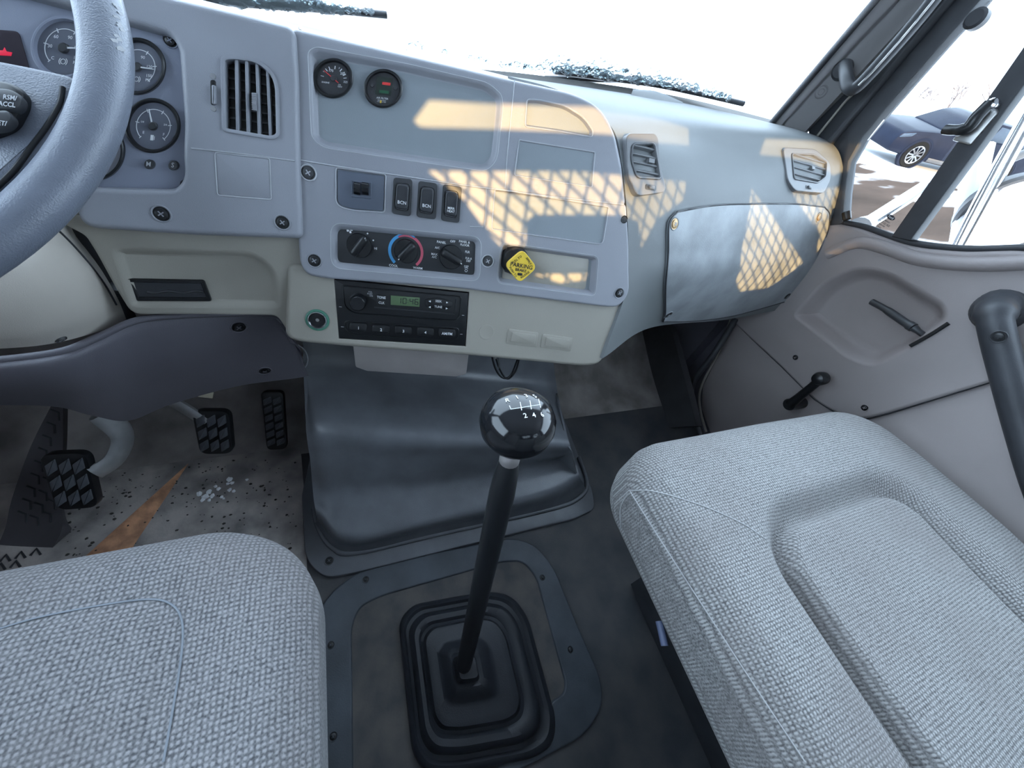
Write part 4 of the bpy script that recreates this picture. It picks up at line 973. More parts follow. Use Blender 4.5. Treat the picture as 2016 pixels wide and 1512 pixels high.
tube('surround_bright_line', crom([FB2.W(*FB2.q(*p), .006) for p in ((1612, 268), (1640, 234), (1668, 200), (1690, 180))], 16), .003, CREAM, DOOR, n=6)
lathe('window_stop', Fr(PX(1922, 37, 1.12), (0, -1, 0), (0, 0, 1)), (0, 0), [(.016, -.01), (.016, .004), (.012, .008), (.0001, .008)], BLACKM, DOOR, n=18)
tube('lock_knob', [PX(1668, 432, 1.12), PX(1666, 418, 1.12)], [.008, .009], BLACK, DOOR, n=12)
# rest of the door above and behind, and the roof rail (out of the picture)
mb = MB(); FWr = Fr(V3(XR + .02, 0, 0), (0, 1, 0), (0, 0, 1))
mb.box(FWr, YB, .75, 1.52, ZR + .02, -.03, .03); mb.box(FWr, YB, -.62, .0, 1.52, -.03, .03); mb.box(FWr, .66, 1.02, -.03, .68, -.02, .06); mb.box(FWr, -.9, .70, -.03, .66, .03, .06)
struct(mb.build('wall_right', TAUPED))
# sill step and kick panel in the passenger footwell
t = tag(tube('door_seal', crom([PY(1448, 628, .62), PX(1410, 690, 1.08), PX(1362, 760, 1.06), PX(1368, 820, 1.05), PX(1385, 870, 1.04)], 26), .010, BLACKM, None, n=8), 'black rubber door seal beside the passenger footwell', 'seal')
kk = [[PX(1262, 640, 1.0), PX(1320, 640, 1.01)], [PX(1285, 740, .96), PX(1345, 735, .97)], [PX(1318, 842, .93), PX(1372, 838, .95)]]
t = tag(loft('kick_panel_strip', kk, mat('kick_strip', (0.03, 0.03, 0.033), .5, var=.3, vscale=20), None, nu=6, nv=8, thick=.03), 'dark ribbed kick strip in the passenger footwell', 'trim')

# ------------------------------------------------------------------ engine cover
EC = thing('engine_cover', 'dark grey moulded engine cover bulging under the centre of the dash', 'engine cover', PZ(880, 1050, 0))
rows = [[PY(596, 660, .66), PY(640, 660, .66), PY(850, 665, .66), PY(1040, 690, .66), PY(1088, 700, .66)],
        [PY(598, 740, .60), PY(640, 740, .60), PY(850, 750, .60), PY(1050, 765, .60), PY(1098, 775, .595)],
        [PZ(603, 850, .24), PZ(650, 842, .265), PZ(850, 850, .27), PZ(1050, 855, .265), PZ(1118, 862, .24)],
        [PZ(610, 900, .19), PZ(662, 905, .20), PZ(850, 905, .20), PZ(1050, 898, .20), PZ(1128, 892, .19)],
        [PZ(614, 945, .13), PZ(672, 962, .13), PZ(850, 945, .13), PZ(1052, 915, .13), PZ(1130, 900, .13)],
        [PZ(618, 985, .105), PZ(682, 1010, .105), PZ(852, 975, .105), PZ(1058, 938, .105), PZ(1134, 915, .105)],
        [PZ(622, 1010, .090), PZ(690, 1060, .090), PZ(860, 1024, .090), PZ(1075, 974, .090), PZ(1142, 940, .090)],
        [PZ(624, 1025, .045), PZ(688, 1076, .045), PZ(862, 1040, .045), PZ(1082, 990, .045), PZ(1150, 954, .045)],
        [PZ(618, 1032, .014), PZ(684, 1090, .014), PZ(864, 1053, .014), PZ(1090, 1002, .014), PZ(1156, 966, .014)]]
loft('hump', rows, COVER, EC, nu=40, nv=7, thick=.01)
# side walls of the hump down to the floor
sw = [[PZ(598, 740, 0) * 0 + PY(598, 740, .60), PZ(603, 850, .24), PZ(610, 900, .19), PZ(616, 950, .10), PZ(622, 1005, .02)]]
sl_ = [p * V3(1, 1, 0) + V3(.0, .06, .0) for p in sw[0]]
loft('side_wall', [sw[0], [V3(a[0] - .004, a[1] + .03, a[2] * .45) for a in sw[0]], [V3(a[0] - .008, a[1] + .06, 0) for a in sw[0]]], COVER, EC, nu=16, nv=5, thick=-.006)
sr = [PY(1098, 775, .595), PZ(1118, 862, .24), PZ(1128, 892, .19), PZ(1136, 930, .10), PZ(1150, 962, .02)]
loft('side_wall', [sr, [V3(a[0] + .004, a[1] + .03, a[2] * .45) for a in sr], [V3(a[0] + .008, a[1] + .06, 0) for a in sr]], COVER, EC, nu=16, nv=5, thick=-.006)
fl = rnd(fzs([(594, 975), (600, 1085), (610, 1112), (640, 1138), (690, 1130), (900, 1078), (1130, 1022), (1172, 1002), (1166, 965), (1140, 900), (1098, 790), (900, 830), (620, 850)], .012), [.01, .01, .02, .02, .02, .01, .02, .02, .02, .02, .01, .01, .01])
slab('flange', WF0, fl, 0, .014, COVER, EC, .004)
FLG = WF0.off(.014)
for p in ((648, 1104), (1143, 975)): screw(FLG, fz(*p, .014), .009, EC, m1=COVER, m2=BLACK)
tube('base_bead', crom([PZ(*p, .018) for p in ((618, 1000), (628, 1040), (655, 1078), (700, 1088), (860, 1052), (1085, 1002), (1140, 980), (1156, 950), (1140, 900))], 50), .006, COVER, EC, n=8)

# ------------------------------------------------------------------ gear lever, its boot and floor plate
FP = thing('gear_lever_plate', 'dark rubber floor plate with dusty inner field around the gear lever boot', 'floor plate', PZ(900, 1330, 0))
po = rnd(fzs([(590, 1720), (612, 1512), (617, 1250), (640, 1180), (700, 1130), (850, 1092), (1010, 1060), (1055, 1075), (1090, 1120), (1130, 1220), (1182, 1340), (1184, 1390), (1150, 1444), (1060, 1492), (960, 1545), (760, 1720)], .008), [.01, .02, .03, .04, .03, .02, .03, .03, .03, .03, .03, .03, .03, .03, .03, .01])
pin = rnd(fzs([(690, 1640), (692, 1512), (689, 1235), (704, 1195), (745, 1172), (985, 1104), (1030, 1102), (1058, 1135), (1116, 1345), (1112, 1368), (1085, 1385), (1095, 1440), (1000, 1500), (850, 1600)], .008), [.01, .01, .02, .02, .02, .02, .02, .02, .02, .01, .01, .02, .02, .02])
plate('plate', WF0, po, [pin], edge=((0, 0), (.002, -.001), (.003, -.003), (.003, -.008)), hedge=((0, 0), (.0015, -.001), (.003, -.005)), h=.009, m=RUBBERB, parent=FP, fm=DUSTY)
for p in ((720, 1141), (1068, 1137), (651, 1270), (1123, 1279), (656, 1450)): screw(WF0.off(.009), fz(*p, .009), .0065, FP, m1=RUBBERB, m2=BLACK)
SH = thing('gear_lever', 'black gear lever with round six-speed knob rising from a stepped rubber boot', 'gear lever', PZ(915, 1320, 0.005))
bb = ccw(rnd(fzs([(788, 1225), (815, 1192), (960, 1166), (1006, 1174), (1038, 1215), (1092, 1415), (1086, 1462), (1050, 1488), (900, 1518), (840, 1516), (815, 1480)], .02), .03, 8))
c0 = fz(912, 1335, .02)
Bt = PZ(912, 1316, .10); KN = CAM + V3(.120, .149, -.245)
ax = nrm(KN - Bt)
lp = []
for s, z in ((1.03, .004), (1.03, .012), (1.0, .022), (.95, .026), (.91, .022), (.86, .024), (.82, .045), (.77, .052), (.70, .052), (.66, .047), (.62, .050), (.58, .066), (.50, .070), (.40, .068), (.34, .072), (.27, .092), (.20, .098), (.16, .096), (.14, .110), (.12, .122)):
    cc = np.append(c0, 0) * s + np.append(Bt[:2], 0) * (1 - s)
    lp.append([V3(cc[0] + (p[0] - c0[0]) * s, cc[1] + (p[1] - c0[1]) * s, z) for p in bb])
mb = MB(); mb.loops(lp, True, False, True); mb.build('boot', BOOT, SH, 40)
KB = KN - ax * .036
tube('shaft', [Bt - ax * .03, ext(Bt, KB, .3), ext(Bt, KB, .6), ext(Bt, KB, .9), ext(Bt, KB, .955), KB - ax * .012], [.0135, .0135, .0132, .0128, .0110, .0090], BLACK, SH, n=18)
tube('collar', [KB - ax * .014, KB - ax * .012, KB - ax * .001, KB + ax * .010], [.0070, .0092, .0092, .0070], mat('collar_steel', (.62, .58, .56), .3, metal=.7), SH, n=18)
kt = nrm(V3(1, 0, 0) - ax * ax[0]); KFm = Fr(KN, kt, np.cross(ax, kt))
kn = lathe('knob', KFm, (0, 0), [(.009, -.0250), (.016, -.0232), (.024, -.0180), (.0296, -.0095), (.0315, -.0002), (.0304, .0085), (.0262, .0160), (.0190, .0208), (.0100, .0234), (.0001, .0242)], BLACKG, SH, n=48, smooth=80)
# engraved shift pattern on the crown
BK = bvh_of(kn)
def kpt(u, v, l=.0002): return hit(BK, u, v, l)[0]
# 'R 1 3 5 / 2 4 6' with its lines
for a, b in (((1006, 806), (1064, 797)), ((1006, 806), (1003, 799)), ((1024, 792), (1027, 808)), ((1043, 789), (1046, 806)), ((1060, 786), (1064, 803))):
    tube('pattern_line', [kpt(*ext(V3(*a), V3(*b), k)[:2]) for k in np.linspace(0, 1, 5)], .00032, WHITE, kn, n=5)
for s, u, v in (('R', 999, 789), ('1', 1018, 783), ('3', 1036, 780), ('5', 1053, 781), ('2', 1034, 819), ('4', 1051, 818), ('6', 1067, 817)):
    p, n_ = hit(BK, u, v); tt = nrm(hit(BK, u + 6, v - 1)[0] - p); f3 = Fr(p, tt, np.cross(n_, tt)); text(s, f3, 0, 0, .0058, WHITE, kn, z=.0004)

# ------------------------------------------------------------------ driver footwell
fm = fzs([(-120, 1200), (-60, 900), (60, 840), (300, 760), (594, 720), (600, 980), (604, 1115), (608, 1300), (590, 1500), (300, 1500)], .004)
fm = [np.array([max(p[0], XL + .02), min(p[1], .60)]) for p in fm]
tag(slab('floor_mat', WF0, ccw(fm), 0, .005, MAT_DRV, None, .001), 'worn dusty rubber mat in the driver footwell', 'floor mat')
# footrest ramp with moulded tread
t = thing('footrest', 'dark ribbed rubber footrest ramp left of the clutch pedal', 'footrest', PZ(60, 1060, 0))
fr_rows = [[PY(100, 800, .66), PY(124, 800, .66)], [PY(60, 880, .60), PY(124, 880, .60)], [PY(24, 980, .53), PY(122, 980, .53)], [PZ(10, 1040, .02), PZ(122, 1040, .03)], [PZ(-10, 1085, .0), PZ(100, 1085, .0)]]
G_ = loft('g', fr_rows, None, nu=8, nv=8, ret=True); rp = skin('ramp', G_, mat('ramp_rubber', (0.085, 0.078, 0.085), .6, var=.2, vscale=14), t, .02); BR = bvh_of(rp)
for j in range(9):
    for k in range(3):
        u0 = 108 - j * 8 + k * 24; v0 = 812 + j * 25 + (k % 2) * 8
        if u0 < 22 or u0 > 112: continue
        try: tube('tread_bar', [hit(BR, u0 + dx, v0 + dy, .001)[0] for dx, dy in ((-8, -6), (8, 0), (9, 16))], .0016, BLACKM, t, n=5)
        except RuntimeError: pass
for j, (u0, v0) in enumerate(((10, 1098), (40, 1092), (70, 1086), (0, 1115), (30, 1110))):
    p = [PZ(u0 + dx, v0 + dy, .006) for dx, dy in ((-10, 8), (2, -6), (10, 6))]; tube('floor_tread_bar', p, .002, BLACKM, t, n=5)

PEDM = mat('wet_rubber', (.12, .128, .145), .14, var=.2, vscale=40, spec=.8)
def pedal(name, label, uv, Y, rec, w, h, yaw, arm, armr, rows, cols, armm=ALU):
    f = frame(uv[0], uv[1], Y, yaw, rec); t = thing(name, label, 'pedal', f.o)
    o = rnd([np.array(q) for q in ((-w * .46, -h / 2), (w * .46, -h / 2), (w / 2, h / 2), (-w / 2, h / 2))], min(w, h) * .28)
    slab('pad', f, o, -.016, 0, BLACK, t, .004)
    # raised diamond blocks between slanted grooves
    for i in range(rows):
        for j in range(cols):
            cx = (-.5 + (j + .5) / cols) * w * .84; cy = (-.5 + (i + .5) / rows) * h * .84; a = w * .84 / cols * .42; b = h * .84 / rows * .42
            if abs(cx) > w * .3 and abs(cy) > h * .36: a *= .75; b *= .75
            slab('tread_block', f, rnd([np.array(q) for q in ((cx - a, cy - b * 1.25), (cx + a, cy - b * .35), (cx + a, cy + b * 1.25), (cx - a, cy + b * .35))], .002), -.001, .003, PEDM if name == 'clutch_pedal' else PADB, t, .0012)
    if arm: 
        A = crom([f.W(*a) for a in arm], 16); tube('arm', A, armr, armm, t, n=12, flat=(.45, 1.0))
    return f, t
pedal('clutch_pedal', 'wet black clutch pedal pad on an aluminium arm at left', (138, 950), .50, 32, .067, .118, 6, [(.03, .01, -.012), (.055, .03, -.03), (.068, .075, -.04), (.055, .13, -.02)], .020, 3, 3)
pedal('brake_pedal', 'black brake pedal pad with diamond tread on an aluminium arm', (420, 853), .56, 30, .066, .103, 8, [(-.015, .02, -.012), (-.05, .055, -.01), (-.085, .09, .0)], .020, 3, 3)
pedal('accelerator_pedal', 'tall narrow black accelerator pedal beside the engine cover', (540, 830), .60, 35, .046, .146, 5, None, .01, 6, 2)
tag(slab('paper_tag', frame(405, 777, .60, 10, 40), rnd([np.array(q) for q in ((-.013, -.005), (.012, -.007), (.014, .006), (-.010, .007))], .001), 0, .001, mat('paper_tag', (0.55, 0.50, 0.38), .8), None, .0003), 'small cream paper tag hanging behind the knee panel', 'tag')
# crumbs of snow tracked onto the mat
sp = [(404, 978, 9), (392, 972, 6), (412, 968, 6), (418, 976, 6), (399, 984, 5), (430, 962, 5), (424, 957, 4), (452, 944, 7), (456, 950, 5), (448, 952, 4), (452, 964, 5), (460, 966, 4), (436, 978, 4), (440, 981, 3), (486, 944, 4), (412, 984, 4)]
for k, (u, v, r) in enumerate(sp):
    p = PZ(u, v, .008); me = bpy.data.meshes.new('snow_crumb'); bm = bmesh.new(); bmesh.ops.create_icosphere(bm, subdivisions=2, radius=r * .00085)
    for vv in bm.verts: vv.co = Vector(vv.co * random.uniform(.65, 1.35)); vv.co.z *= .55
    bmesh.ops.translate(bm, verts=bm.verts, vec=Vector((p[0], p[1], .005 + r * .0004))); bm.to_mesh(me); bm.free()
    tag(link('snow_crumb', me, mat('clean_snow', (.95, .96, .98), .8, var=.02), None, 0), 'white crumb of snow on the driver floor mat', 'snow', 'snow crumbs on the driver mat')

# dark grit trodden into the mat
gb = MB(); rg = random.Random(3)
for k in range(260):
    u, v = rg.uniform(130, 590), rg.uniform(900, 1100)
    p = PZ(u, v, .005)
    if p[1] > .59: continue
    r_ = rg.choice((.0012, .0016, .0022, .0032)); a0 = rg.uniform(0, 6)
    q = [V3(p[0] + r_ * rg.uniform(.6, 1.5) * math.cos(a0 + a), p[1] + r_ * rg.uniform(.5, 1.1) * math.sin(a0 + a), .005) for a in (0, 1.2, 2.5, 3.8, 5.0)]
    gb.loops([q, [x * V3(1, 1, 0) + V3(0, 0, .005 + r_ * .5) for x in [(y + p) / 2 for y in q]]], True, False, True)
go = gb.build('floor_grit', mat('dark_grit', (.05, .045, .04), .9), None, 0); go['kind'] = 'stuff'; go['label'] = 'dark crumbs of grit scattered on the driver mat'; go['category'] = 'grit'

# ------------------------------------------------------------------ knee panel, steering column and wheel
rows = [[PY(-80, 716, .455), PY(110, 693, .465), PY(190, 664, .485), PY(262, 632, .505), PY(330, 622, .515), PY(450, 617, .53), PY(535, 620, .545), PY(556, 632, .55)],
        [PY(-80, 735, .445), PY(110, 716, .450), PY(190, 695, .472), PY(262, 668, .495), PY(340, 652, .508), PY(460, 642, .527), PY(560, 650, .545), PY(574, 664, .548)],
        [PY(-80, 765, .448), PY(110, 758, .448), PY(195, 752, .468), PY(272, 735, .490), PY(352, 712, .505), PY(470, 690, .528), PY(572, 688, .548), PY(590, 702, .55)],
        [PY(-80, 798, .470), PY(100, 800, .465), PY(180, 818, .475), PY(255, 828, .495), PY(340, 795, .515), PY(470, 760, .54), PY(580, 745, .555), PY(607, 740, .56)]]
KP = thing('knee_panel', 'dark taupe plastic knee panel sweeping under the steering column', 'panel', PY(300, 700, .5))
kpn = loft('panel', rows, TAUPED, KP, nu=50, nv=10, thick=.006); BKn = bvh_of(kpn)
tube('top_edge', crom([p + V3(0, -.001, .0) for p in rows[0]], 50), .0045, TAUPED, KP, n=8)
for p in ((470, 644), (521, 730)): screw(fr_hit(BKn, *p), (0, 0), .010, KP, m1=TAUPED, m2=BLACK)
SC = thing('steering_column', 'cream steering column shroud behind the wheel', 'steering column', PY(100, 600, .48))
rows = [[PY(-60, 430, .47), PY(60, 420, .50), PY(125, 428, .545), PY(140, 440, .58)],
        [PY(-60, 520, .43), PY(70, 488, .46), PY(125, 470, .51), PY(158, 474, .57)],
        [PY(-60, 600, .415), PY(80, 575, .44), PY(165, 545, .49), PY(200, 532, .56)],
        [PY(-60, 660, .42), PY(80, 645, .44), PY(180, 615, .485), PY(232, 588, .55)],
        [PY(-60, 690, .435), PY(80, 680, .452), PY(170, 660, .49), PY(250, 632, .54)]]
colm = loft('shroud', rows, mat('column_cream', (0.56, 0.51, 0.45), .42, var=.08, bump=.25, bscale=1300), SC, nu=30, nv=10, thick=.006); BC = bvh_of(colm)
tube('shroud_seam', crom([hit(BC, *p, .0006)[0] for p in ((112, 452), (140, 480), (172, 516), (205, 560), (228, 600))], 20), .0012, BLACKM, SC, n=6)
tube('gap_seal', crom([PY(*p, .575) for p in ((150, 440), (166, 485), (200, 540), (232, 590), (252, 625))], 20), .010, BLACKM, SC, n=8)
screw(fr_hit(BC, 120, 668), (0, 0), .005, SC, m1=BLACKM, m2=METAL)

wc = CAM + V3(-.3741, .4286, -.1236); wr_, wt = .2267, 1.0338
e1, e2 = V3(1, 0, 0), V3(0, math.sin(wt), math.cos(wt)); FWh = Fr(wc, e1, e2)     # normal points to the driver
SW = thing('steering_wheel', 'dark grey steering wheel with worn rim and thumb buttons at upper left', 'steering wheel', wc)
def wp(r, a, z=0.0): return FWh.W(r * math.cos(a), r * math.sin(a), z)
mb = MB(); N = 120; n = 18; loops = []
for k in range(N):
    a = 2 * math.pi * k / N; d = FWh.t * math.cos(a) + FWh.u * math.sin(a)
    loops.append([wp(wr_, a) + .0150 * (d * math.cos(2 * math.pi * j / n) + FWh.n * .92 * math.sin(2 * math.pi * j / n)) for j in range(n)])
loops.append(loops[0]); mb.loops(loops); rim = mb.build('rim', WHEEL, SW, 80)
def wq(u, v, h=0.0): return FWh.q(u, v, h)
sp_ = rnd([wq(*q, -.008) for q in ((158, 150), (60, 128), (-60, 105), (-60, 390), (0, 376), (58, 318), (108, 262), (150, 205))], .01)
slab('spoke', FWh, sp_, -.028, -.008, WHEEL, SW, .004)
fs = FWh.off(-.008)
tube('spoke_seam', crom([fs.W(*fs.q(*q), .0) for q in ((124, 172), (118, 205), (92, 250), (60, 292), (28, 335), (-10, 372))], 24), .0016, BLACK, SW, n=8)
hub = circ((0, 0), .085, 40); slab('hub', FWh, hub, -.05, -.012, WHEEL, SW, .01)
for a in (math.radians(180), math.radians(270)):
    f2 = FWh.at(0, 0, 0, a); slab('spoke', f2, rnd([np.array(q) for q in ((.06, -.035), (.225, -.028), (.225, .028), (.06, .035))], .01), -.028, -.010, WHEEL, SW, .006)
f2 = FWh.off(-.008)
pod_ = rnd(f2.qs([(-60, 165), (30, 172), (62, 190), (62, 215), (40, 258), (0, 274), (-60, 285)]), .012)
bp = slab('button_pod', f2, pod_, -.002, .006, BLACK, SW, .003)
f3 = f2.off(.006)
b1 = slab('thumb_button', f3, rnd(f3.qs([(-60, 176), (28, 180), (52, 196), (46, 222), (-60, 218)]), .008), -.002, .003, DGREY, bp, .002)
b2 = slab('thumb_button', f3, rnd(f3.qs([(-60, 226), (26, 224), (34, 240), (20, 256), (-60, 264)]), .008), -.002, .004, DGREY, bp, .002)
for wd, u, v, bb, zz in (('RSM/', 20, 193, b1, .0033), ('ACCL', 14, 206, b1, .0033), ('SET/', 2, 243, b2, .0043)):
    f5 = FrS(f3.off(zz), u, v, 7); text(wd, f5, 0, 0, 13 * f5.k, GREYP, bb, z=.0002)
tube('column_shaft', [wc - FWh.n * .02, wc - FWh.n * .16], .04, BLACKM, SW, n=16)
# worn pale scuffs on the rim
for k in range(12):
    u, v = 228 + random.uniform(-3, 12), 12 + k * 8 + random.uniform(-3, 3)
    try: q, n_ = hit(bvh_of(rim) if k == 0 else BRim, u, v)
    except RuntimeError: continue
    finally:
        if k == 0: BRim = bvh_of(rim)
    f4 = Fr(q, nrm(np.cross(n_, V3(0, .3, 1))), V3(0, .3, 1)); 
    slab('scuff', f4, rnd([np.array(x) * random.uniform(.5, 1.1) for x in ((-.003, -.001), (.002, -.0015), (.003, .001), (-.001, .0014))], .0005), -.0004, .0003, GREYP, rim, .0001)

# ------------------------------------------------------------------ seats
def seat(name, label, x0, x1, yf, yr, zt, th, fab, ins, flare, step, r=.05, rc=.09, n=(130, 130, 10)):
    T = thing(name, label, 'seat', ((x0 + x1) / 2, (yf + yr) / 2, 0))
    c = V3((x0 + x1) / 2, (yf + yr) / 2, zt - th / 2); half = V3((x1 - x0) / 2, (yf - yr) / 2, th / 2)
    ix0, ix1, iy, ir = ins
    def sd(x, y):     # signed distance to the rounded insert (open at the back)
        qx = np.abs(x - (ix0 + ix1) / 2) - ((ix1 - ix0) / 2 - ir); qy = (y - iy) + ir
        return np.sqrt(np.maximum(qx, 0) ** 2 + np.maximum(qy, 0) ** 2) + np.minimum(np.maximum(qx, qy), 0) - ir
    def fn(A):
        x, y, z = A[:, 0].copy(), A[:, 1].copy(), A[:, 2].copy()
        # round the plan corners, then round the rim by its distance from the outline
        ax_, ay_ = np.abs(x), np.abs(y)
        dx = ax_ - (half[0] - rc); dy = ay_ - (half[1] - rc); k = (dx > 0) & (dy > 0)
        m_ = np.maximum(dx, dy); L = np.maximum(np.hypot(dx, dy), 1e-9)
        x = np.where(k, np.sign(x) * (half[0] - rc + dx * m_ / L), x); y = np.where(k, np.sign(y) * (half[1] - rc + dy * m_ / L), y)
        dI = np.where(k, rc - m_, np.minimum(half[0] - ax_, half[1] - ay_)); dI = np.maximum(dI, 0)
        istop = np.abs(np.abs(z) - half[2]) < 1e-6
        zz = half[2] - r + np.sqrt(np.maximum(0, r * r - np.maximum(0, r - dI) ** 2))
        z = np.where(istop, np.sign(z) * zz, z * (half[2] - r) / half[2])
        wy = (half[1] - y); wx = x / half[0]
        x = x + np.where(x > 0, flare * np.clip(wy / .3, 0, 1) * np.clip(wx, 0, 1), 0)
        top = np.clip((z + half[2]) / (2 * half[2]), 0, 1) ** 3
        z = z + top * (.012 * (1 - wx ** 2) - .020 * np.clip(1 - wy / .16, 0, 1) ** 2)
        X, Y = x + c[0], y + c[1]; d = sd(X, Y)
        g = np.where(d > 0, np.exp(-(d / .026) ** 2), np.exp(-(d / .008) ** 2))
        z = z - top * step * g - top * .25 * step * (d < 0) * (1 - np.exp(-(d / .012) ** 2))
        z = z + top * (.0022 * np.sin(X * 23 + 1) * np.sin(Y * 19))
        return np.stack([x, y, z], 1)
    cu = rbox('cushion', c, half, 0.0, fab, T, n, fn, 70)
    return T, cu, c, half
PS, pcu, pc, ph = seat('passenger_seat', 'light grey woven passenger seat with sunken centre panel', .372, 1.03, .215, -.50, .535, .150, SEAT, (.528, .872, .035, .07), .055, .036)
BS = bvh_of(pcu)
def seam(b, pts, T, r=.0008, m=THREAD, n=40, lift=.0004):
    pp = crom([V3(*p, 0) for p in pts], n); out = []
    for q in pp:
        try: out.append(hit(b, q[0], q[1], lift)[0])
        except RuntimeError: pass
    return tube('seam', out, r, m, T, n=6)
seam(BS, [(1240, 966), (1300, 1062), (1400, 1218), (1500, 1372), (1585, 1500)], PS)
seam(BS, [(1238, 966), (1290, 968), (1380, 995), (1460, 1030), (1508, 1062)], PS, .0008)
seam(BS, [(1236, 972), (1222, 1000), (1222, 1040)], PS, .0008)
DS, dcu, dc, dh = seat('driver_seat', 'blue-grey woven driver seat cushion at lower left', -.64, -.052, .205, -.50, .535, .150, SEAT2, (-.50, -.158, .138, .05), .0, .005, rc=.11)
BD = bvh_of(dcu)
seam(BD, [(0, 1238), (80, 1215), (200, 1192), (300, 1180), (345, 1196), (360, 1235), (356, 1300), (340, 1400), (322, 1500)], DS, .0009, mat('dim_thread', (0.22, 0.24, 0.27), .9))
# bases
for T, x0, x1, nm in ((PS, .60, 1.02, 'p'), (DS, -.60, -.12, 'd')):
    rbox('base', ((x0 + x1) / 2, -.20, .195), ((x1 - x0) / 2, .27, .19), .02, BLACKM, T, (6, 8, 6))
tube('slide_rail', [V3(.56, .05, .37), V3(.56, -.45, .37)], .014, BLACK, PS, n=8)
tube('slide_rail', [V3(.64, .02, .03), V3(.64, -.45, .03)], .016, BLACK, PS, n=8)
tube('adjuster_tab', [V3(.40, -.02, .372), V3(.392, -.05, .370)], .006, mat('dull_blue_tab', (0.10, 0.12, 0.2), .5), PS, n=8)

# ------------------------------------------------------------------ seat backs (behind the camera)
for T, x0, x1, zt, lean, hr in ((PS, .40, 1.04, .90, .05, False), (DS, -.62, -.08, 1.16, .08, True)):
    fab = SEAT if T is PS else SEAT2
    def lean_fn(A, L=lean): A = A.copy(); A[:, 1] -= (A[:, 2] + .2) * L; return A
    rbox('backrest', ((x0 + x1) / 2, -.50, (.48 + zt) / 2), ((x1 - x0) / 2, .06, (zt - .48) / 2), .05, fab, T, (20, 6, 16), lean_fn)
    if hr: rbox('headrest', ((x0 + x1) / 2, -.56, zt + .11), (.13, .05, .09), .04, fab, T, (12, 6, 8))

# ------------------------------------------------------------------ back wall, rear window and the unseen guard that masks the sun
win = rnd([np.array(p) for p in ((-.62, 1.04), (.96, 1.04), (.96, 1.52), (-.62, 1.52))], .06)
wall = [np.array(p) for p in ((XL - .04, -.02), (XR + .06, -.02), (XR + .06, ZR + .03), (XL - .04, ZR + .03))]
struct(plate('wall_back', FB, wall, [win], edge=((0, 0), (0, -.03)), hedge=((0, 0), (0.002, -.001), (.003, -.03)), m=ROOFL, floors=False))
slab('window_5', FB, win, -.018, -.014, GLASS, None, .0003)['kind'] = 'structure'
YG = -.95; FGd = Fr(V3(0, YG, 0), (1, 0, 0), (0, 0, 1))
cuts = [[(-.067, 1.373), (.029, 1.384), (.162, 1.403), (.255, 1.413), (.327, 1.418), (.398, 1.416), (.392, 1.386), (.289, 1.375), (.19, 1.371), (.031, 1.353), (-.076, 1.339), (-.086, 1.345)],
        [(.638, 1.436), (.80, 1.458), (.95, 1.472), (.95, 1.415), (.895, 1.395), (.80, 1.412), (.692, 1.408), (.615, 1.401)],
        [(-.066, 1.288), (.023, 1.299), (.15, 1.316), (.248, 1.322), (.311, 1.324), (.379, 1.327), (.384, 1.297), (.325, 1.260), (.305, 1.21), (.285, 1.255), (.229, 1.260), (.098, 1.246), (.086, 1.235), (.092, 1.197), (.055, 1.190), (.03, 1.211), (-.014, 1.257), (-.051, 1.279)],
        [(.588, 1.336), (.634, 1.313), (.722, 1.268), (.888, 1.188), (.813, 1.116), (.704, 1.108), (.645, 1.138), (.611, 1.206), (.594, 1.279)],
        [(.735, 1.344), (.94, 1.376), (.955, 1.300), (.955, 1.208), (.930, 1.205), (.900, 1.265), (.78, 1.315)],
        [(.112, 1.151), (.214, 1.160), (.214, 1.147), (.167, 1.138)]]
cuts = [rnd([np.array(p) for p in c], .004, 3) for c in cuts]  # openings shaped to throw the sun patches onto the dash
CG = thing('cab_guard_mask', 'unseen steel guard outside the rear window, its meshed cut-outs shaped to throw the sun patches', 'guard', (.17, YG, .9))
plate('sun_mask_plate', FGd, [np.array(p) for p in ((-.82, .85), (1.12, .85), (1.12, 1.70), (-.82, 1.70))], cuts, edge=((0, 0), (0, -.004)), hedge=((0, 0), (0, -.004)), m=DGREY, parent=CG, floors=False)
mb = MB(); fz_ = lambda x: 1.328 + .075 * (x - .03)
for k in range(36):
    x = -.10 + k * .0305; mb.box(FGd, x - .0021, x + .0021, 1.09, fz_(x), .002, .006)
for k in range(-24, 60):
    b = 1.09 + k * .0255                 # diagonal strands: z = b - .62 (x - .4)
    xs = np.linspace(-.12, .99, 223); zs = b - .62 * (xs - .4); ok = (zs > 1.09) & (zs < 1.328 + .075 * (xs - .03))
    if ok.sum() < 3: continue
    xa, xb = xs[ok][0], xs[ok][-1]
    p0, p1 = np.array([xa, b - .62 * (xa - .4)]), np.array([xb, b - .62 * (xb - .4)]); d = (p1 - p0) / np.linalg.norm(p1 - p0); n2 = np.array([-d[1], d[0]]) * .0019
    i = mb.add([FGd.W(*(q), z) for z in (.006, .010) for q in (p0 - n2, p1 - n2, p1 + n2, p0 + n2)])
    for q in ((0, 3, 2, 1), (4, 5, 6, 7), (0, 1, 5, 4), (1, 2, 6, 5), (2, 3, 7, 6), (3, 0, 4, 7)): mb.face([i + c for c in q])
o = mb.build('sun_mask_mesh', DGREY, CG); o['kind'] = 'stuff'

